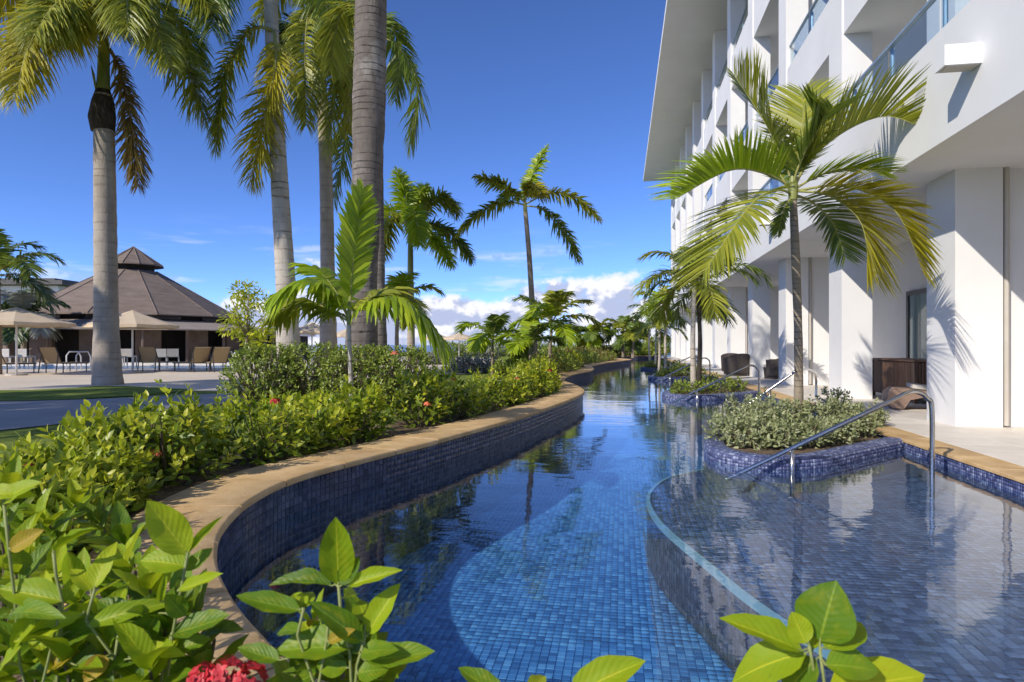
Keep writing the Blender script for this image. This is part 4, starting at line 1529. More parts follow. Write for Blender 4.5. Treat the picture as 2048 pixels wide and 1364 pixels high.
GP = ['frond_green', 'frond_green', 'frond_olive']
b2 = at(1387, 775, d=14.3); b2.z = 0.12
arc_palm('planter_palm', b2, at(1389, 572, d=14.3), 0.06, 0.05, 'bark_pale', 'pale trunked palm in the second planter', 'planter palms', 11, 1.65, 0.50, 46, ['frond_green', 'frond_green', 'frond_olive'], 5, width=0.04, shaft=0.2, bend=1.9, e_lo=-0.35)
b2 = at(1397, 772, d=14.7); b2.z = 0.12
arc_palm('planter_palm', b2, at(1397, 590, d=14.7), 0.055, 0.045, 'bark_dark', 'dark trunked palm twinned with the pale one in the second planter', 'planter palms', 8, 1.45, 0.46, 42, ['frond_dark', 'frond_green', 'frond_olive'], 6, width=0.04, shaft=0.2, bend=2.0, e_lo=-0.4, az0=1.0)
for i, (x_, d_, zt, lab) in enumerate(((1331, 23.5, 608, 'bright palm in the third planter, nearer the wall'), (1318, 24.2, 650, 'short bright palm low in the third planter'),
                                       (1300, 32.0, 622, 'far palm at the fourth planter, by the pool'), (1311, 33.0, 600, 'farthest tall palm in front of the white piers'))):
    b2 = at(x_, 740, d=d_); b2.z = 0.1
    arc_palm('planter_palm', b2, at(x_ + 1, zt + 12, d=d_), 0.05, 0.04, 'bark_pale', lab, 'planter palms', 9, 1.25, 0.42, 26, ['frond_bright', 'frond_olive', 'frond_green'], 20 + i, width=0.055, shaft=0.2, bend=1.8, e_lo=-0.3, seg=8)

# --- the thick left royal palm
rng = np.random.default_rng(3)
dA = 14.9
rp = palm_base('royal_palm', 214, 770, dA, 'thick grey royal palm with brown collar left of the pavilion')
trunk(rp, [at(217, 776, d=dA), at(214, 740, d=dA), at(212, 600, d=dA), at(210, 400, d=dA), at(208, 262, d=dA), at(206, 190, d=dA)], [0.33, 0.262, 0.245, 0.235, 0.225, 0.19], 'bark_grey', 20)
MB().tube([at(206, 262, d=dA), at(204, 235, d=dA), at(206, 205, d=dA), at(206, 180, d=dA)], [0.25, 0.29, 0.24, 0.15], 12).build('fibre_collar', 'fibre', rp, smooth=True)
smooth_by_angle(MB().tube([at(206, 185, d=dA), at(207, 140, d=dA), at(208, 90, d=dA), at(208, 60, d=dA)], [0.15, 0.13, 0.12, 0.06], 12).build('crownshaft', 'crownshaft', rp))
MB().tube([at(192, 180, d=dA - .1), at(187, 150, d=dA - .15), at(182, 130, d=dA - .2)], [0.02, 0.03, 0.006], 6).build('spathe', 'stem_green', rp, smooth=True)
kw = dict(width=0.048, plume=0.48, droop=0.5, lift=0.1, rach_r=0.045, start=0.08)
F = [([(208, 75), (160, 10, -.3), (70, 35, -.8), (-25, 165, -1.2)], 'frond_yellow', 0.85), ([(208, 70), (150, -20, .2), (60, -40, .4), (-40, 20, .6)], 'frond_yellow', 0.8),
     ([(208, 70), (180, 0, -.6), (150, 20, -1.4), (130, 90, -1.8)], 'frond_yellow', 0.8), ([(210, 68), (275, 45, .2), (360, 110, .3), (410, 235, .4)], 'frond_olive', 0.8),
     ([(210, 65), (270, -30, 0), (350, -50, 0), (420, 20, -.3)], 'frond_olive', 0.8), ([(212, 88), (240, 140, .2), (262, 250, .3), (276, 372, .3)], 'frond_dry', 0.55),
     ([(208, 65), (225, -40, -.8), (250, -40, -1.6), (255, 60, -2.2)], 'frond_olive', 0.8), ([(208, 65), (200, -60, .6), (190, -90, 1.5), (180, -40, 2.2)], 'frond_olive', 0.8),
     ([(208, 75), (120, 20, -1.0), (60, 90, -1.8), (30, 200, -2.2)], 'frond_yellow', 0.7), ([(208, 70), (170, -10, -1.0), (110, 10, -2.0), (70, 70, -2.6)], 'frond_olive', 0.8), ([(208, 70), (240, 20, -.8), (300, 40, -1.4), (340, 130, -1.8)], 'frond_olive', 0.7), ([(208, 70), (140, -10, .8), (80, 20, 1.6), (30, 100, 2.0)], 'frond_green', 0.75), ([(209, 66), (300, 0, .9), (370, 60, 1.6), (400, 150, 2.2)], 'frond_green', 0.75)]
for pts, mt, ll in F:
    pfrond(rp, dA, pts, ll * 1.08, 235, mt, rng, rach_mat='rachis_dry' if mt == 'frond_dry' else 'rachis', **kw)

# --- leaning pale palm behind the hedge
dB = 16.0
rp = palm_base('royal_palm', 578, 720, dB, 'pale ringed royal palm leaning left behind the clipped hedge')
trunk(rp, [at(582, 728, d=dB), at(577, 690, d=dB), at(571, 560, d=dB), at(559, 360, d=dB), at(548, 160, d=dB), at(541, 0, d=dB), at(538, -60, d=dB)], [0.31, 0.245, 0.225, 0.205, 0.185, 0.17, 0.16], 'bark_pale', 20)
smooth_by_angle(MB().tube([at(538, -60, d=dB), at(536, -130, d=dB), at(535, -190, d=dB)], [0.17, 0.16, 0.07], 12).build('crownshaft', 'crownshaft', rp))
F = [([(548, 62, -.3), (552, 130, -.45), (530, 230, -.5), (503, 365, -.5)], 'frond_yellow', 0.75), ([(540, -180), (480, -170, -.5), (430, -60, -1), (425, 60, -1.2)], 'frond_green', 0.85),
     ([(545, 60, -.2), (500, 60, -.4), (450, 150, -.6), (432, 300, -.7)], 'frond_olive', 0.55), ([(536, -180), (600, -170, -.4), (640, -80, -.8), (655, 40, -1)], 'frond_green', 0.85),
     ([(536, -180), (520, -240, .6), (470, -160, 1.4), (455, -20, 1.6)], 'frond_olive', 0.8), ([(536, -180), (570, -220, .8), (610, -120, 1.6), (600, 0, 1.8)], 'frond_olive', 0.8)]
for pts, mt, ll in F:
    pfrond(rp, dB, pts, ll * 1.12, 225, mt, rng, **kw)

# --- slim palm between
dC = 19.0
rp = palm_base('royal_palm', 657, 715, dC, 'slim royal palm with long green crownshaft between the two thick trunks')
trunk(rp, [at(660, 722, d=dC), at(657, 690, d=dC), at(655, 520, d=dC), at(652, 350, d=dC), at(645, 200, d=dC)], [0.27, 0.22, 0.20, 0.19, 0.16], 'bark_grey', 16)
smooth_by_angle(MB().tube([at(645, 205, d=dC), at(641, 130, d=dC), at(638, 55, d=dC)], [0.15, 0.13, 0.07], 12).build('crownshaft', 'crownshaft', rp))
F = [([(640, 60), (610, 48, -.2), (580, 55, -.3), (555, 120, -.4)], 'frond_dark', 0.7), ([(640, 55), (662, 20, -.5), (672, 130, -.9), (655, 300, -1.0)], 'frond_olive', 0.85),
     ([(640, 55), (690, 10, -.4), (700, 120, -.7), (705, 260, -.8)], 'frond_yellow', 0.8), ([(640, 58), (670, 90, .4), (690, 260, .6), (668, 405, .6)], 'frond_green', 0.7),
     ([(640, 50), (600, -40, .2), (560, -40, .4), (520, 40, .5)], 'frond_olive', 0.8), ([(640, 50), (660, -60, .8), (700, -60, 1.4), (730, 20, 1.6)], 'frond_olive', 0.8),
     ([(640, 58), (620, 20, -.8), (610, 100, -1.4), (612, 250, -1.6)], 'frond_olive', 0.75)]
for pts, mt, ll in F:
    pfrond(rp, dC, pts, ll * 1.1, 225, mt, rng, **kw)

# --- the big dark trunk and its thin neighbour
dD = 10.4
rp = palm_base('royal_palm', 722, 735, dD, 'thickest brown palm trunk rising out of the frame behind the hedge')
trunk(rp, [at(722, 742, d=dD), at(723, 690, d=dD), at(728, 540, d=dD), at(736, 300, d=dD), at(742, 0, d=dD), at(744, -160, d=dD)], [0.28, 0.215, 0.24, 0.265, 0.255, 0.24], 'bark_brown', 20)
smooth_by_angle(MB().tube([at(744, -160, d=dD), at(745, -260, d=dD), at(746, -360, d=dD)], [0.2, 0.18, 0.07], 12).build('crownshaft', 'crownshaft', rp))
for pts, mt, ll in [([(746, -350), (660, -420, .2), (560, -330, .3), (520, -180, .3)], 'frond_olive', 0.85), ([(746, -350), (840, -420, .2), (930, -330, .3), (960, -190, .3)], 'frond_green', 0.85),
                    ([(746, -350), (740, -430, -.8), (720, -360, -1.8), (690, -250, -2.4)], 'frond_green', 0.85), ([(746, -350), (760, -430, .9), (780, -330, 2.0), (800, -180, 2.5)], 'frond_green', 0.85)]:
    pfrond(rp, dD, pts, ll, 64, mt, rng, **kw)
dE = 14.0
rp = palm_base('royal_palm', 759, 725, dE, 'thin dark palm trunk hugging the right of the thickest trunk')
trunk(rp, [at(760, 730, d=dE), at(759, 690, d=dE), at(757, 520, d=dE), at(754, 300, d=dE), at(752, 130, d=dE)], [0.18, 0.14, 0.13, 0.13, 0.12], 'bark_brown', 14)
smooth_by_angle(MB().tube([at(752, 130, d=dE), at(751, 90, d=dE), at(751, 50, d=dE)], [0.12, 0.11, 0.05], 10).build('crownshaft', 'crownshaft', rp))
for pts, mt, ll in [([(752, 80), (790, 85, 0), (835, 170, 0), (818, 292, 0)], 'frond_green', 0.62), ([(752, 80), (770, 30, .6), (800, 100, 1.0), (790, 200, 1.2)], 'frond_green', 0.55),
                    ([(752, 78), (720, 10, .3), (680, 30, .6), (660, 140, .8)], 'frond_olive', 0.6)]:
    pfrond(rp, dE, pts, ll * 1.1, 110, mt, rng, **{**kw, 'plume': 0.25, 'rach_r': 0.03})

# --- palms in the middle distance
dG = 22.0
rp = palm_base('coconut_palm', 1068, 715, dG, 'tall thin palm with sparse ragged fronds against the open sky', 'palms in the middle distance')
trunk(rp, [at(1070, 716, d=dG), at(1066, 640, d=dG), at(1059, 520, d=dG), at(1051, 425, d=dG)], [0.12, 0.10, 0.09, 0.075], 'bark_thin', 10)
smooth_by_angle(MB().tube([at(1051, 428, d=dG), at(1050, 412, d=dG), at(1050, 396, d=dG)], [0.075, 0.07, 0.03], 8).build('crownshaft', 'crownshaft', rp))
for pts, mt, ll in [([(1050, 405), (1064, 350, .2), (1094, 292, .4)], 'frond_bright', 0.42), ([(1050, 405), (1005, 368, -.2), (950, 352, -.4)], 'frond_olive', 0.40),
                    ([(1050, 402), (1066, 372, -.3), (1082, 384, -.8)], 'frond_yellow', 0.42), ([(1052, 408), (1105, 385, .1), (1160, 400, .2), (1200, 440, .2)], 'frond_olive', 0.40),
                    ([(1052, 412), (1090, 420, -.2), (1130, 465, -.3), (1160, 522, -.4)], 'frond_green', 0.42), ([(1050, 410), (1010, 405, .1), (960, 425, .2), (915, 468, .2)], 'frond_olive', 0.38),
                    ([(1050, 405), (1030, 385, .6), (1000, 400, 1.2)], 'frond_bright', 0.38)]:
    pfrond(rp, dG, pts, ll * 1.3, 130, mt, rng, width=0.065, plume=0.35, droop=0.38, lift=0.2, rach_r=0.03)
dF = 23.0
rp = palm_base('royal_palm', 822, 715, dF, 'bushy green palm standing right of the thick trunks')
trunk(rp, [at(822, 716, d=dF), at(822, 640, d=dF), at(821, 545, d=dF)], [0.15, 0.13, 0.11], 'bark_grey', 12)
smooth_by_angle(MB().tube([at(821, 550, d=dF), at(821, 500, d=dF), at(820, 455, d=dF)], [0.11, 0.10, 0.05], 10).build('crownshaft', 'crownshaft', rp))
for pts, mt, ll in [([(820, 460), (812, 400, .2), (795, 340, .4)], 'frond_bright', 0.62), ([(820, 460), (850, 410, -.2), (890, 395, -.3), (915, 430, -.4)], 'frond_olive', 0.6),
                    ([(820, 462), (870, 450, .2), (915, 480, .3), (945, 520, .3)], 'frond_green', 0.55), ([(820, 465), (850, 460, -.3), (880, 490, -.5), (905, 530, -.6)], 'frond_bright', 0.55),
                    ([(820, 460), (780, 420, .2), (760, 430, .3), (740, 490, .3)], 'frond_bright', 0.6), ([(820, 460), (800, 430, -.5), (775, 460, -.9), (765, 520, -1.0)], 'frond_olive', 0.55),
                    ([(820, 458), (835, 400, .5), (850, 370, 1.0)], 'frond_bright', 0.6), ([(820, 458), (825, 420, -.6), (830, 430, -1.2), (840, 490, -1.5)], 'frond_bright', 0.55)]:
    pfrond(rp, dF, pts, ll * 1.15, 190, mt, rng, width=0.062, plume=0.5, droop=0.3, lift=0.15, rach_r=0.03)

MD = 'palms in the middle distance'
for (px_, base_y, d_, top_y, r_, nf, Lf, ll, mats, seed, lab) in (
        (1103, 715, 19.0, 655, 0.06, 11, 1.75, 0.42, ['frond_green', 'frond_bright', 'frond_olive'], 41, 'lush young palm beside the tall thin palm'),
        (985, 715, 17.0, 688, 0.04, 7, 1.3, 0.36, ['frond_bright', 'frond_olive', 'frond_green'], 42, 'small young palm left of the tall thin palm'),
        (1060, 716, 15.5, 700, 0.04, 6, 1.0, 0.32, ['frond_bright', 'frond_green'], 43, 'low bright palm seedling at the foot of the tall thin palm'),
        (1186, 700, 46.0, 678, 0.12, 11, 1.9, 0.6, ['frond_bright', 'frond_olive', 'frond_green'], 44, 'small distant palm left of the pool end'),
        (1246, 700, 47.0, 664, 0.12, 9, 2.1, 0.6, ['frond_olive', 'frond_green'], 45, 'distant palm standing at the end of the pool'),
        (1266, 702, 45.0, 680, 0.12, 9, 1.7, 0.6, ['frond_olive', 'frond_green'], 46, 'short dark distant palm right of the pool end'),
        (795, 712, 21.0, 610, 0.08, 9, 1.6, 0.5, ['frond_bright', 'frond_olive', 'frond_green'], 47, 'small palm tucked behind the thick dark trunk'),
        (-8, 730, 20.0, 560, 0.13, 12, 2.3, 0.6, ['frond_dark', 'frond_green'], 48, 'drooping dark palm at the left edge'),
        (45, 730, 30.0, 640, 0.13, 10, 2.2, 0.7, ['frond_dark', 'leaf_grey'], 49, 'dusty grey green palm before the white villa')):
    b2 = at(px_, base_y, d=d_); b2.z = ZG
    arc_palm('garden_palm', b2, at(px_, top_y, d=d_), r_, r_ * 0.8, 'bark_thin', lab, MD, nf, Lf, ll * 1.15, 50, mats, seed, bend=1.9, e_lo=-0.1, shaft=0.15, width=0.07 if d_ < 25 else 0.13, seg=8, droop=0.32)

# --- palms on the lawn left of the view; their shade lies across the garden path
for i, (x_, y_, h_) in enumerate(((-15.0, 0.6, 6.2), (-16.8, 3.2, 7.0), (-13.6, -1.4, 5.2))):
    arc_palm('royal_palm', (x_, y_, ZG), (x_ + 0.1, y_, h_), 0.22, 0.16, 'bark_grey', ['lawn palm beyond the left edge that shades the garden path', 'taller lawn palm beyond the left edge, behind the first', 'shortest lawn palm beyond the left edge, nearest the camera'][i],
             None, 14, 2.8, 0.85, 60, ['frond_green', 'frond_olive'], 80 + i, bend=1.7, e_lo=-0.2, shaft=0.8, width=0.09, plume=0.45, droop=0.5, rach_r=0.04)

# --- the young bright palm at the water's edge
rng = np.random.default_rng(8)
dH = 6.7
rp = palm_base('young_palm', 703, 868, dH, 'young bright green palm with thin pale stem beside the coping', None)
trunk(rp, [at(704, 880, d=dH), at(703, 800, d=dH), at(700, 720, d=dH), at(698, 640, d=dH)], [0.032, 0.024, 0.022, 0.020], 'bark_pale', 10)
smooth_by_angle(MB().tube([at(698, 650, d=dH), at(698, 630, d=dH), at(700, 590, d=dH)], [0.022, 0.026, 0.010], 8).build('crownshaft', 'stem_green', rp))
kw = dict(width=0.062, plume=0.08, droop=0.40, lift=0.15, rach_r=0.010)
pfrond(rp, dH, [(700, 630), (703, 560), (712, 470, .1), (726, 380, .2)], 0.40, 40, 'frond_bright', rng, **{**kw, 'up': (0.8, -0.6, 0.1), 'fwd': (1.1, 1.8), 'droop': 0.15})
pfrond(rp, dH, [(699, 640), (670, 595, -.1), (620, 560, -.2), (545, 590, -.3)], 0.46, 44, 'frond_bright', rng, **{**kw, 'droop': 0.6})
pfrond(rp, dH, [(700, 640), (740, 605, -.1), (810, 600, -.15), (895, 690, -.2)], 0.46, 46, 'frond_bright', rng, **{**kw, 'droop': 0.7})
pfrond(rp, dH, [(699, 635), (670, 580, .2), (635, 540, .4), (600, 528, .5)], 0.40, 38, 'frond_bright', rng, **kw)
pfrond(rp, dH, [(700, 640), (735, 600, .2), (775, 580, .4), (825, 605, .6)], 0.42, 40, 'frond_olive', rng, **kw)
pfrond(rp, dH, [(699, 645), (660, 620, .2), (600, 600, .3), (540, 640, .4)], 0.42, 40, 'frond_olive', rng, **{**kw, 'droop': 0.6})

# ================================================================ SHRUBS
LT = np.array([(0, 0, 0), (0.33, 0, -0.02), (0.67, 0, -0.05), (1, 0, -0.14), (0.30, 0.5, 0.03), (0.68, 0.42, -0.01), (0.30, -0.5, 0.03), (0.68, -0.42, -0.01)], float)
LF = np.array([(0, 6, 1), (0, 1, 4), (1, 6, 7), (1, 7, 2), (1, 2, 5), (1, 5, 4), (2, 7, 3), (2, 3, 5)])


def leaf_fan(curl=0.16, fold=0.22, wave=0.02, seed=0):
    """one broad leaf, 8 x 4 cells, folded along its midrib, rippled at the margin"""
    nu, nv_ = 8, 4
    V, uv = [], []
    rg = np.random.default_rng(seed)
    ph = rg.uniform(0, 6)
    for i in range(nu + 1):
        u = i / nu
        wdt = 0.5 * (math.sin(math.pi * min(1, u ** 0.82)) ** 0.75 if 0 < u < 1 else 0.0)
        wdt = max(wdt, 0.02 if u < 0.05 else 0.004)
        for j in range(nv_ + 1):
            t = j / nv_ * 2 - 1
            z = -curl * u * u + fold * abs(t) * wdt + wave * math.sin(u * 15 + ph + 2 * t) * abs(t) * (wdt * 2)
            V.append((u, t * wdt, z))
            uv.append((u, 0.5 + 0.5 * t))
    Fq = []
    for i in range(nu):
        for j in range(nv_):
            a = i * (nv_ + 1) + j
            Fq.append((a, a + nv_ + 1, a + nv_ + 2, a + 1))
    return V, Fq, uv


BIG = []
for mt in ('leaf_big_young', 'leaf_big_mature', 'leaf_big_old'):
    row = []
    for s, (cu, fo) in enumerate(((0.12, 0.25), (0.28, 0.32), (-0.10, 0.18), (0.40, 0.15))):
        V, Fq, uv = leaf_fan(cu, fo, 0.03, s)
        me = mesh_from('leaf', V, [tuple(f) for f in Fq], smooth=True, uvs=uv)
        me.materials.append(MAT[mt])
        row.append(me)
    BIG.append(row)
SMALL = {}


def small_leaf_mesh(mt):
    if mt not in SMALL:
        me = mesh_from('leaf', LT, [tuple(f) for f in LF], smooth=True)
        me.materials.append(MAT[mt])
        SMALL[mt] = me
    return SMALL[mt]


def leaf_obj(parent, me, pos, d, nrm, length, width):
    d = Vector(d).normalized()
    nrm = Vector(nrm)
    nrm = (nrm - d * nrm.dot(d)).normalized()
    s = nrm.cross(d)
    org = world_loc(parent)
    p = Vector(pos) - org
    o = bpy.data.objects.new('leaf', me)
    o.parent = parent
    o.matrix_basis = Matrix(((d.x * length, s.x * width, nrm.x * length, p.x), (d.y * length, s.y * width, nrm.y * length, p.y),
                             (d.z * length, s.z * width, nrm.z * length, p.z), (0, 0, 0, 1)))
    col.objects.link(o)
    return o


def leaves_mesh(pos, d, nrm, ln, wd):
    d = unit(d)
    nrm = unit(nrm - d * np.sum(d * nrm, 1)[:, None])
    s = np.cross(nrm, d)
    V = pos[:, None, :] + LT[None, :, 0:1] * (ln[:, None, None] * d[:, None, :]) + LT[None, :, 1:2] * (wd[:, None, None] * s[:, None, :]) + LT[None, :, 2:3] * (ln[:, None, None] * nrm[:, None, :])
    Fm = LF[None] + 8 * np.arange(len(pos))[:, None, None]
    return V.reshape(-1, 3), Fm.reshape(-1, 3)


def flower_ball(parent, c, r, mat, rng, n=26, petal=0.016):
    """cluster of small four petalled florets"""
    P, D, N = [], [], []
    for k in range(n):
        v = rng.normal(0, 1, 3); v[2] = abs(v[2]) * 0.8 + 0.1
        v = v / np.linalg.norm(v)
        p = np.array(c) + v * r * rng.uniform(0.8, 1.05)
        a = np.cross(v, rng.normal(0, 1, 3)); a /= np.linalg.norm(a)
        b = np.cross(v, a)
        for t in range(4):
            P.append(p); D.append(a * math.cos(t * 1.571) + b * math.sin(t * 1.571) + v * 0.25); N.append(v)
    P, D, N = np.array(P), np.array(D), np.array(N)
    V, Fm = leaves_mesh(P, D, N, np.full(len(P), petal), np.full(len(P), petal * 0.7))
    org = np.array(world_loc(parent))
    return link('flower_cluster', mesh_from('flower_cluster', V - org, Fm), mat, parent)


def shoots(c, rx, ry, h, ns, leaf, rng, per=8, low=0.15, tall=0.12):
    """leaf bases for a rounded shrub: rosettes on shoots that end on its surface"""
    P, D, N, Y, T = [], [], [], [], []
    c = np.array(c, float)
    stems = []
    for k in range(ns):
        a = rng.uniform(0, 2 * math.pi)
        zz = rng.uniform(low, 1.0) ** 0.75
        rr = math.sqrt(max(0.0, 1 - (zz * 0.93) ** 2.6))
        rr *= rng.uniform(0.75, 1.05)
        tip = c + np.array((rx * rr * math.cos(a), ry * rr * math.sin(a), h * zz + (rng.random() < 0.25) * rng.uniform(0, tall)))
        ax = np.array((math.cos(a) * rr * 0.55, math.sin(a) * rr * 0.55, 0.75)) + rng.normal(0, 0.18, 3)
        ax /= np.linalg.norm(ax)
        e1 = np.cross(ax, (0.3, 0.9, 0.1)); e1 /= np.linalg.norm(e1)
        e2 = np.cross(ax, e1)
        ph = rng.uniform(0, 6.28)
        for q in range(per):
            lev = q // 2
            az_ = ph + lev * 1.57 + (q % 2) * 3.1416 + rng.normal(0, 0.25)
            rad = e1 * math.cos(az_) + e2 * math.sin(az_)
            open_ = 0.42 + 0.28 * lev + rng.normal(0, 0.12)
            d = ax * math.cos(open_) + rad * math.sin(open_)
            P.append(tip - ax * (0.28 * leaf * 2.0) * lev + rng.normal(0, 0.004, 3))
            D.append(d)
            N.append(ax * math.sin(open_) - rad * math.cos(open_) + rng.normal(0, 0.2, 3))
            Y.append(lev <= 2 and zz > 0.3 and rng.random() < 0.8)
            T.append(leaf * (0.75 + 0.2 * min(lev, 2)) * rng.uniform(0.75, 1.2))
        if k % 3 == 0:
            stems.append((c + np.array(((tip - c)[0] * 0.25, (tip - c)[1] * 0.25, 0.0)), tip - ax * leaf))
    return np.array(P), np.array(D), np.array(N), np.array(Y), np.array(T), stems


def shrub(loc, rx, ry, h, ns, leaf, label, seed, young='leaf_young', mature='leaf_mature', individual=0, flowers=(), fill=0.5, wratio=0.42, group=None,
          per=8, name='leafy_shrub', cat='shrub', tall=0.12):
    rng = np.random.default_rng(seed)
    o = thing(name, loc, label, cat, group)
    c = np.array(loc, float)
    P, D, N, Y, T, stems = shoots(c, rx, ry, h, ns, leaf, rng, per=per, tall=tall)
    m_ = MB()
    for a, b in stems:
        mid_ = (np.array(a) + np.array(b)) / 2 + rng.normal(0, 0.02, 3)
        m_.tube([tuple(a), tuple(mid_), tuple(b)], [0.007, 0.006, 0.004], 5, cap=False)
    m_.build('stems', 'stem_wood', o, smooth=True)
    # inner leaves
    nf = int(len(P) * fill)
    if nf:
        v = rng.normal(0, 1, (nf, 3)); v /= np.linalg.norm(v, axis=1)[:, None]
        v *= (rng.random(nf) ** 0.45 * 0.82)[:, None]
        Pi = c + np.column_stack([v[:, 0] * rx, v[:, 1] * ry, np.abs(v[:, 2]) * h + 0.02])
        Di = v + rng.normal(0, 0.5, (nf, 3)) + (0, 0, 0.25)
        Ni = rng.normal(0, 0.5, (nf, 3)) + (0, 0, 1.0)
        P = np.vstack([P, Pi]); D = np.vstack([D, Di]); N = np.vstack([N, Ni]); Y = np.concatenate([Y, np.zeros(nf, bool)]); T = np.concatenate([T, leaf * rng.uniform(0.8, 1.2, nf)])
    T = T.astype(float)
    D = unit(D)
    if individual:
        _, _, dd_ = np.array([project(p) for p in P]).T
        order = np.argsort(dd_)
        for i in order[:individual]:
            leaf_obj(o, small_leaf_mesh(young if Y[i] else mature), P[i], D[i], N[i], T[i], T[i] * wratio)
        rest = np.ones(len(P), bool); rest[order[:individual]] = False
    else:
        rest = np.ones(len(P), bool)
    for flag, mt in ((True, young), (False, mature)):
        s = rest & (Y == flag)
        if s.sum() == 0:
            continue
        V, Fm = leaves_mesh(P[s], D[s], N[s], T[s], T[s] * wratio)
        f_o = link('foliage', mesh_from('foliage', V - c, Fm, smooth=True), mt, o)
        f_o['kind'] = 'stuff'
    for (fx, fy, fz, fr, fm) in flowers:
        flower_ball(o, (c[0] + fx, c[1] + fy, c[2] + fz), fr, fm, rng)
    return o


ORD = ['first', 'second', 'third', 'fourth', 'fifth', 'sixth', 'seventh', 'eighth', 'ninth', 'tenth', 'eleventh', 'twelfth', 'thirteenth', 'fourteenth', 'fifteenth',
       'sixteenth', 'seventeenth', 'eighteenth', 'nineteenth', 'twentieth', 'twenty-first', 'twenty-second', 'twenty-third', 'twenty-fourth', 'twenty-fifth', 'twenty-sixth', 'twenty-seventh',
       'twenty-eighth', 'twenty-ninth', 'thirtieth', 'thirty-first', 'thirty-second', 'thirty-third', 'thirty-fourth', 'thirty-fifth', 'thirty-sixth']

# shrubs along the coping
arc = np.concatenate([[0], np.cumsum(np.linalg.norm(np.diff(edge, axis=0), axis=1))])
i_start = int(np.argmin(np.abs(edge[:, 0] + 1.35) + (edge[:, 1] > 3) * 50))
s_pos = arc[i_start] + 0.2
k = 0
rr_ = random.Random(77)
while True:
    i = int(np.searchsorted(arc, s_pos))
    if i >= len(edge) - 2 or edge[i][1] > 40:
        break
    p = edge[i] + en[i] * (CW + 0.36)
    dist = -SY * p[0] + CY * p[1]
    pxl = project((p[0], p[1], ZG))[0]
    fl = []
    if rr_.random() < 0.8 and dist > 2:
        for q in range(rr_.choice((1, 1, 2))):
            fl.append((rr_.uniform(-0.2, 0.3), rr_.uniform(-0.38, -0.15), rr_.uniform(0.2, 0.5), 0.035, rr_.choice(('petal_red', 'petal_red', 'petal_orange'))))
    if dist < 15:
        skip = 765 < pxl < 800
        if not skip and k < 36:
            hh = rr_.uniform(0.34, 0.46) if dist < 4.2 else rr_.uniform(0.38, 0.64)
            shrub((p[0], p[1], ZG), rr_.uniform(0.34, 0.46), rr_.uniform(0.34, 0.46), hh, 58 if dist < 7 else 48, rr_.uniform(0.078, 0.105), 'yellow green leafy shrub, %s along the coping counted from the camera' % ORD[k], 100 + k,
                  individual=220 if dist < 5.2 else (80 if dist < 7.5 else 0), flowers=fl, group='shrubs along the coping', tall=0.05 if dist < 4.2 else 0.12)
            k += 1
        s_pos += 0.62 if dist < 8 else 0.8
    else:
        if k < 36:
            shrub((p[0], p[1], ZG), 0.6, 0.6, rr_.uniform(0.5, 0.7), 46, 0.12, 'green and reddish leafy shrub, %s along the coping counted from the camera' % ORD[k], 100 + k,
                  young=rr_.choice(('leaf_young', 'leaf_young', 'leaf_reddish', 'leaf_hedge')), mature='leaf_hedge', flowers=[], group='shrubs along the coping', per=6)
            k += 1
        s_pos += 1.25

# second row behind the near bend
k2 = 0
for (px_, d_, rx_, h_) in ((30, 3.0, 0.45, 0.36), (130, 3.6, 0.45, 0.40), (225, 4.2, 0.42, 0.52), (330, 4.7, 0.42, 0.46), (-90, 2.6, 0.45, 0.38), (560, 7.2, 0.4, 0.36), (660, 7.7, 0.4, 0.36)):
    p = at(px_, 800, d=d_)
    shrub((p.x, p.y, ZG), rx_, rx_, h_, 60, 0.092, 'yellow green leafy shrub, %s from the left in the row behind the coping shrubs' % ORD[k2], 300 + k2,
          individual=160 if d_ < 5 else 0, group='shrubs behind the coping row', tall=0.06)
    k2 += 1

# clipped hedge of rounded bushes
for i, (px_, d_, rx_, ry_, h_) in enumerate(((530, 9.6, 0.66, 0.60, 0.93), (622, 9.8, 0.72, 0.60, 0.95), (715, 9.6, 0.66, 0.6, 0.92), (800, 9.5, 0.62, 0.55, 0.90))):
    p = at(px_, 780, d=d_)
    shrub((p.x, p.y, ZG), rx_, ry_, h_, 420, 0.058, 'dark green rounded hedge bush, %s from the left under the palm trunks' % ORD[i], 400 + i, young='leaf_hedge', mature='leaf_hedge',
          fill=0.35, wratio=0.5, per=6, name='hedge_bush', cat='hedge', group='rounded hedge bushes under the palms', tall=0.03,
          flowers=[(0.1, -0.5, 0.80, 0.05, 'petal_orange')] if i == 3 else [])
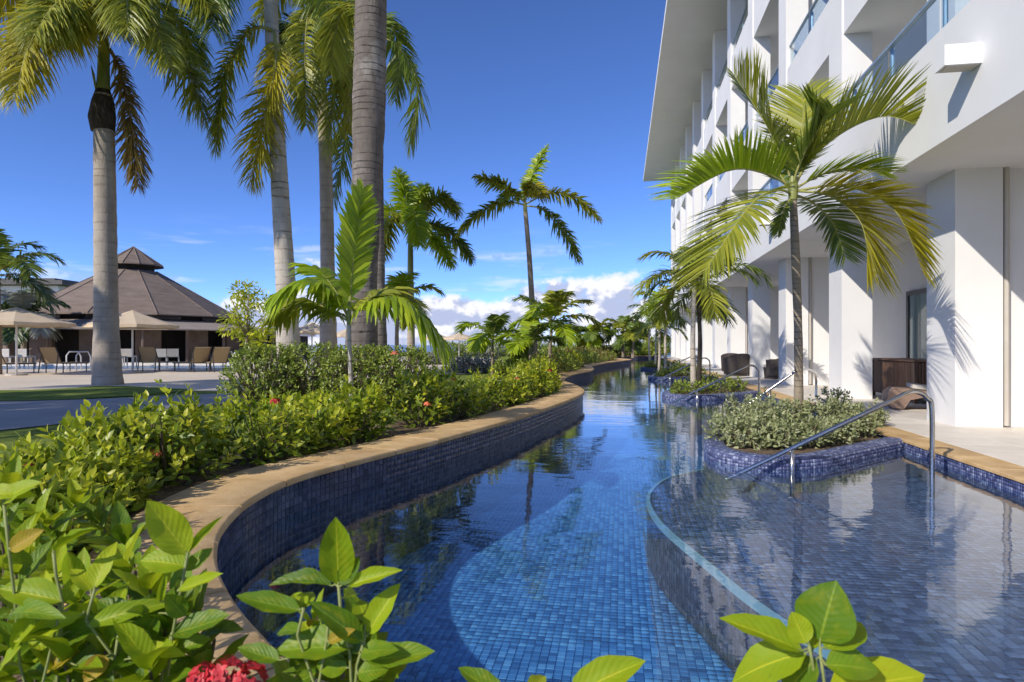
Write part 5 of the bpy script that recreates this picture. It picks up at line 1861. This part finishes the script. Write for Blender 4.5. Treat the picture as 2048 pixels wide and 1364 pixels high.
# far bushes
FB = [(925, 21.0, 0.7, 0.55, 'leaf_grey', 'grey leaved bush beyond the lawn'), (975, 21.5, 0.7, 0.5, 'leaf_grey', 'grey leaved bush right of its grey twin'),
      (1045, 18.5, 0.55, 0.6, 'leaf_hedge', 'green bush at the foot of the tall thin palm'), (1010, 19.5, 0.5, 0.5, 'leaf_hedge', 'small green bush beside the grey bushes'),
      (1095, 24.0, 0.9, 0.6, 'leaf_hedge', 'green bush under the lush young palm'), (1140, 34.0, 1.3, 0.7, 'leaf_reddish', 'reddish green bush on the far bank'),
      (1175, 38.0, 1.3, 0.75, 'leaf_reddish', 'second reddish green bush on the far bank'), (1205, 48.0, 2.2, 0.85, 'leaf_reddish', 'low reddish bush left of the pool end'),
      (1240, 54.5, 2.4, 0.85, 'leaf_hedge', 'long green bush closing the end of the pool'), (1285, 55.5, 2.4, 1.0, 'leaf_hedge', 'green bush right of the pool end'),
      (1160, 52.0, 3.0, 0.95, 'leaf_hedge', 'wide green bush behind the far bank'), (1110, 50.0, 3.0, 0.9, 'leaf_hedge', 'wide green bush far behind the lush young palm'),
      (1050, 51.0, 3.2, 1.3, 'leaf_hedge', 'wide green bush far behind the small young palm'), (990, 52.0, 3.2, 1.2, 'leaf_grey', 'wide grey green bush at the lawn end'), (930, 53.0, 3.0, 1.15, 'leaf_hedge', 'wide green bush behind the small umbrellas'),
      (860, 30.0, 1.0, 0.55, 'leaf_grey', 'low grey bush far behind the hedge'), (1320, 56.0, 2.0, 1.6, 'leaf_hedge', 'tall green bush at the corner of the hotel')]
for i, (px_, d_, r_, h_, mt, lab) in enumerate(FB):
    p = at(px_, 700, d=d_)
    shrub((p.x, p.y, ZG), r_, r_ * 0.7, h_, 150 if d_ > 25 else 110, 0.0042 * d_ if d_ > 25 else 0.10, lab, 500 + i, young=mt, mature=mt, per=6, name='garden_bush', cat='bush', fill=0.8, wratio=0.5)

# planter shrubs
for i, (px_, py_, h_) in enumerate(((1478, 872, 0.40), (1532, 880, 0.38), (1585, 868, 0.36), (1640, 872, 0.38), (1690, 862, 0.34), (1520, 850, 0.36), (1668, 842, 0.40), (1455, 884, 0.26), (1500, 893, 0.26), (1560, 895, 0.25), (1615, 892, 0.26), (1665, 885, 0.26), (1712, 872, 0.26), (1735, 858, 0.28))):
    p = at(px_, py_, z=0.13)
    shrub((p.x, p.y, 0.12), 0.27, 0.25, h_ * 1.15, 60, 0.05, 'silvery green shrub, %s in the nearest planter counted from the left front' % ORD[i], 600 + i, young='leaf_silver', mature='leaf_silver', per=8, wratio=0.5,
          name='silver_shrub', group='silver shrubs in the nearest planter', fill=0.5, tall=0.08)
j = 0
for dy, names in ((7.3, 'second'), (14.6, 'third'), (23.0, 'fourth')):
    for q, (x_, y_) in enumerate(((1.25, 6.7), (1.7, 6.75), (2.15, 7.1), (1.4, 7.5), (2.5, 7.6), (2.0, 8.3))):
        shrub((x_, y_ + dy, 0.12), 0.26, 0.26, 0.30 + 0.05 * (q % 3), 22, 0.08, 'low dark green plant, %s from the pool side in the %s planter' % (ORD[q], names), 700 + j, young='leaf_hedge', mature='leaf_mature', per=6,
              name='planter_plant', cat='plant', group='green plants in the far planters')
        j += 1

# a small leafy tree before the low wing
p = at(492, 720, d=25.0); p.z = ZG
tr_ = thing('leafy_tree', p, 'small yellow green tree before the low wing, right of the pavilion', 'tree')
trunk(tr_, [p - Vector((0, 0, .03)), p + Vector((0, 0, 0.8)), p + Vector((0.1, 0, 1.6))], [0.10, 0.07, 0.05], 'bark_thin', 10)
rng = np.random.default_rng(99)
for k3 in range(7):
    a = k3 * 0.9
    e_ = p + Vector((math.cos(a) * 0.8, math.sin(a) * 0.8, 2.0 + 0.15 * k3))
    MB().tube([p + Vector((0.05, 0, 1.2)), (p + e_) / 2 + Vector((0, 0, 0.75)), e_], [0.04, 0.025, 0.01], 6).build('limb', 'bark_thin', tr_, smooth=True)
Ps, Ds, Ns = [], [], []
for k3 in range(22):
    cc_ = np.array((rng.normal(0, 0.62), rng.normal(0, 0.5), rng.uniform(0.9, 3.2)))
    cc_[:2] *= 1.15 - 0.26 * cc_[2]
    m3 = 70
    v = rng.normal(0, 1, (m3, 3)); v /= np.linalg.norm(v, axis=1)[:, None]
    Ps.append(cc_ + v * rng.uniform(0.15, 0.42, (m3, 1))); Ds.append(v + (0, 0, -0.2)); Ns.append(rng.normal(0, .4, (m3, 3)) + (0, 0, 1.0))
Ps, Ds, Ns = np.vstack(Ps), np.vstack(Ds), np.vstack(Ns)
V, Fm = leaves_mesh(Ps, unit(Ds), Ns, np.full(len(Ps), 0.16), np.full(len(Ps), 0.07))
link('crown', mesh_from('crown', V, Fm, smooth=True), 'leaf_young', tr_)['kind'] = 'stuff'
sel = (Ps[:, 2] < 1.6)
V, Fm = leaves_mesh(Ps[sel] + (0, -0.1, 0), unit(Ds[sel]), Ns[sel], np.full(sel.sum(), 0.2), np.full(sel.sum(), 0.08))
link('lower_crown', mesh_from('lower_crown', V, Fm, smooth=True), 'leaf_young', tr_)['kind'] = 'stuff'

# ================================================================ FOREGROUND PLANTS
CAMP = Vector((0, 0, HC))


over_pool = [tuple(p) for p in edge + en * (CW + 0.05)] + [(3.2, 52.0), (3.2, 0.8)]


def foot_for(p, root):
    """a shoot standing over soil grows straight up; one leaning over the coping comes from the plant's root"""
    if inside(over_pool, np.array([[p[0], p[1]]]))[0]:
        return Vector(root)
    return Vector((p[0], p[1], ZG - 0.02))


def near_plant(label, root, d, stems, leaves, seed, extra=()):
    """plant close to the lens: stems and single broad leaves"""
    rng = np.random.default_rng(seed)
    o = thing('broadleaf_plant', root, label, 'plant', 'broad leaved plants on the near bank')
    nodes_ = []
    for st in stems:
        pts = [at(x_, y_, d=d + (dd_[0] if dd_ else 0)) for x_, y_, *dd_ in st]
        pts.append(pts[-1].lerp(Vector(root), 0.5) + Vector((0, 0, -0.03)))
        pts.append(Vector(root) + Vector((rng.uniform(-.04, .04), rng.uniform(-.04, .04), -0.02)))
        line_ = [Vector(q) for q in catmull([tuple(q) for q in pts], 6)]
        nodes_ += line_
        MB().tube(pts, [0.0026 - 0.0008 * i / len(pts) for i in range(len(pts))], 7).build('stem', 'stem_green', o, smooth=True)
    for lf in leaves:
        bx, by, tx, ty, w_, yg = lf[:6]
        off = lf[6] if len(lf) > 6 else rng.uniform(-0.05, 0.05)
        b_ = at(bx, by, d=d + off * 0.3)
        t_ = at(tx, ty, d=d + off + rng.uniform(-0.03, 0.03))
        v = t_ - b_
        L_ = v.length
        nd = min(nodes_, key=lambda q: (q - b_).length + max(0.0, q.z - b_.z) * 2)
        MB().tube([nd, nd.lerp(b_, 0.5) + Vector((0, 0, 0.004)), b_, b_ + v * 0.06], [0.0018, 0.0016, 0.0014, 0.001], 5, cap=False).build('petiole', 'stem_green', o, smooth=True)
        view = (CAMP - b_).normalized()
        nrm = view * rng.uniform(0.55, 0.9) + Vector((rng.uniform(-.3, .15), rng.uniform(-.2, .2), rng.uniform(0.25, 0.7)))
        leaf_obj(o, BIG[(1, 0, 2)[yg]][int(rng.integers(4))], b_, v, nrm, L_ * 1.03, w_ * d / FPX * 1.12)
    for (p0, ax, n_, ll_, yg) in extra:
        # random rosette on a short shoot
        ax = Vector(ax).normalized()
        e1 = ax.orthogonal().normalized(); e2 = ax.cross(e1)
        ph = rng.uniform(0, 6)
        for q in range(n_):
            a = ph + (q // 2) * 1.57 + (q % 2) * math.pi + rng.normal(0, .2)
            op = 0.45 + 0.3 * (q // 2) + rng.normal(0, 0.1)
            rad = e1 * math.cos(a) + e2 * math.sin(a)
            dv = ax * math.cos(op) + rad * math.sin(op)
            nv_ = ax * math.sin(op) - rad * math.cos(op)
            leaf_obj(o, BIG[0 if (yg and q < 4) else 1][int(rng.integers(4))], Vector(p0) - ax * 0.022 * (q // 2), dv, nv_, ll_ * rng.uniform(0.8, 1.15), ll_ * 0.44)
        ft = foot_for(p0, root) + Vector((rng.uniform(-.05, .05), rng.uniform(-.05, .05), 0))
        k1 = Vector(p0) - ax * 0.12
        cv = catmull([tuple(p0), tuple(k1), tuple(k1.lerp(ft, 0.5) + Vector((0, 0, -0.02))), tuple(ft)], 5)
        MB().tube([tuple(q) for q in cv], [0.0025 + 0.0025 * i / len(cv) for i in range(len(cv))], 6).build('stem', 'stem_wood', o, smooth=True)
    return o


r0 = Vector((-0.95, 0.78, ZG))
left_leaves = [(376, 1108, 296, 1004, 62, 1, 0.0), (380, 1102, 432, 1036, 15, 1), (372, 1132, 280, 1112, 50, 1), (370, 1142, 426, 1100, 30, 0), (355, 1182, 452, 1153, 26, 1),
               (343, 1268, 462, 1238, 50, 0, 0), (340, 1302, 424, 1282, 34, 0), (190, 1176, 214, 1084, 38, 1), (182, 1182, 150, 1128, 34, 1), (127, 1202, -5, 1172, 52, 1, 0),
               (123, 1206, 162, 1148, 26, 1), (176, 1252, 312, 1192, 36, 1), (166, 1228, 42, 1284, 34, 1), (90, 1212, 4, 1306, 30, 1), (150, 1264, 18, 1304, 48, 1), (262, 1317, 336, 1278, 42, 1),
               (213, 1312, 168, 1358, 38, 2), (240, 1246, 190, 1302, 32, 0), (107, 1104, 182, 1048, 15, 1), (42, 1098, 30, 1152, 46, 0), (8, 1004, 46, 958, 40, 1), (-30, 992, 40, 972, 34, 1),
               (0, 1334, 48, 1298, 42, 1), (-8, 1368, 34, 1344, 38, 1), (314, 1226, 280, 1294, 48, 0), (320, 1204, 330, 1150, 14, 1), (372, 1200, 362, 1150, 30, 0), (300, 1290, 230, 1250, 40, 0),
               (120, 1290, 190, 1240, 44, 0), (90, 1340, 150, 1300, 40, 2), (60, 1260, 130, 1230, 40, 0), (260, 1240, 200, 1205, 44, 0), (370, 1232, 330, 1190, 36, 0), (280, 1364, 330, 1320, 44, 0),
               (110, 1364, 60, 1320, 42, 0), (20, 1230, 80, 1200, 40, 0), (150, 1330, 220, 1345, 40, 0), (20, 1100, 80, 1060, 36, 2)]
near_plant('bright broad leaved plant filling the lower left corner', r0, 1.05,
           [[(376, 1105), (362, 1180), (345, 1270), (330, 1400)], [(190, 1178), (172, 1240), (240, 1330), (250, 1420)], [(125, 1204), (120, 1290), (110, 1420)], [(345, 1265), (325, 1330), (320, 1420)], [(240, 1250), (228, 1330), (225, 1420)], [(8, 1004), (18, 1100), (30, 1200), (40, 1330), (70, 1440)], [(107, 1104), (112, 1150), (125, 1204)]],
           left_leaves, 1,
           [((lambda p: (p.x, p.y, p.z))(at(x_, y_, d=d_)), (random.Random(x_).uniform(-.3, .3), random.Random(y_).uniform(-.4, .1), 1), 8, 0.095, yg) for (x_, y_, d_, yg) in
            ((30, 1180, 1.35, 1), (110, 1150, 1.5, 1), (60, 1090, 1.6, 1), (150, 1290, 1.25, 0), (230, 1210, 1.35, 0), (290, 1250, 1.3, 0), (10, 1290, 1.2, 0), (90, 1040, 1.75, 1), (-10, 1040, 1.6, 1), (180, 1330, 1.2, 0), (70, 1330, 1.15, 0), (270, 1340, 1.2, 0), (340, 1330, 1.25, 0), (20, 980, 1.8, 1), (150, 1010, 1.95, 1), (40, 1060, 1.9, 0), (110, 1090, 1.8, 0), (200, 1050, 2.0, 0), (160, 1200, 1.2, 1), (300, 1180, 1.25, 1), (370, 1210, 1.15, 0), (250, 1140, 1.3, 1), (400, 1330, 1.15, 0), (330, 1260, 1.1, 0), (90, 1240, 1.2, 1), (210, 1280, 1.1, 1), (30, 1130, 1.25, 1), (130, 1330, 1.05, 1), (300, 1340, 1.02, 1), (250, 1090, 1.5, 0))])
r1 = Vector((-0.42, 0.74, ZG))
near_plant('upright broad leaved plant in front of the dark blue water', r1, 1.0,
           [[(677, 1168), (682, 1230), (700, 1310), (706, 1440)], [(608, 1216), (595, 1270), (640, 1400)], [(658, 1230), (654, 1280), (624, 1440)], [(728, 1284), (714, 1330), (706, 1440)]],
           [(677, 1170, 673, 1032, 62, 1, 0.0), (677, 1168, 722, 1114, 34, 0), (696, 1172, 796, 1136, 30, 1), (664, 1172, 545, 1147, 36, 0), (608, 1217, 587, 1183, 32, 1), (608, 1217, 624, 1176, 26, 1),
            (602, 1220, 478, 1198, 38, 0, 0), (688, 1196, 721, 1175, 24, 1), (726, 1284, 626, 1204, 44, 0), (736, 1268, 792, 1170, 46, 1), (731, 1242, 719, 1207, 38, 1), (705, 1294, 550, 1292, 64, 0, 0),
            (728, 1320, 866, 1310, 46, 0, 0), (656, 1284, 706, 1258, 24, 2), (715, 1348, 764, 1330, 42, 0), (694, 1336, 634, 1325, 42, 0), (600, 1262, 545, 1250, 30, 0), (640, 1240, 612, 1228, 24, 2), (720, 1310, 780, 1284, 40, 0),
            (560, 1320, 480, 1300, 36, 0), (640, 1340, 590, 1372, 40, 0)], 2,
           [(tuple(at(x_, y_, d=d_)), (random.Random(x_).uniform(-.4, .4), random.Random(y_).uniform(-.4, .2), 1), 8, 0.085, yg) for (x_, y_, d_, yg) in ((640, 1270, 1.08, 1), (720, 1260, 1.12, 0), (680, 1320, 1.05, 0), (600, 1330, 1.1, 0), (750, 1345, 1.05, 0))])
r2 = Vector((0.32, 0.72, ZG))
near_plant('glowing lime broad leaved plant at the lower right', r2, 0.98,
           [[(1618, 1290), (1626, 1330), (1640, 1450)], [(1640, 1300), (1650, 1380), (1645, 1450)]],
           [(1640, 1282, 1668, 1168, 104, 0, 0.02), (1604, 1302, 1454, 1230, 52, 1, 0), (1612, 1306, 1456, 1336, 78, 1, 0), (1652, 1298, 1720, 1238, 84, 1, 0), (1612, 1288, 1582, 1224, 46, 1), (1660, 1372, 1836, 1362, 84, 1, 0),
            (1632, 1318, 1558, 1384, 62, 0), (1625, 1300, 1640, 1240, 30, 1), (1650, 1330, 1760, 1330, 60, 0)], 3)
r3 = Vector((-0.05, 0.70, ZG))
near_plant('few lime leaves poking up at the bottom edge', r3, 0.98, [[(1150, 1392), (1130, 1440)], [(1040, 1395), (1090, 1440)]],
           [(1140, 1392, 1284, 1316, 62, 1, 0), (1012, 1396, 918, 1343, 44, 0), (1060, 1390, 1088, 1344, 32, 1)], 4)
# red flower heads at the bottom left
ff = at(452, 1345, d=0.98)
FR = Vector((-0.62, 0.74, ZG))
fo = thing('red_flower_head', FR, 'large red flower head at the bottom edge, left of the middle plant', 'flower')
rng = np.random.default_rng(55)
for (x_, y_, r_) in ((452, 1342, 0.030), (408, 1350, 0.024), (498, 1350, 0.026)):
    c_ = at(x_, y_, d=0.98)
    flower_ball(fo, (c_.x, c_.y, c_.z - 0.01), r_, 'petal_red', rng, n=20, petal=0.012)
for (x_, y_) in ((452, 1345), (405, 1352), (500, 1352)):
    c_ = at(x_, y_, d=0.98)
    cv = catmull([(FR.x, FR.y, ZG - 0.02), (FR.x - 0.01, FR.y + 0.03, 0.45), (c_.x, c_.y, c_.z - 0.08), (c_.x, c_.y, c_.z)], 5)
    MB().tube([tuple(q) for q in cv], 0.003, 6).build('stem', 'stem_green', fo, smooth=True)
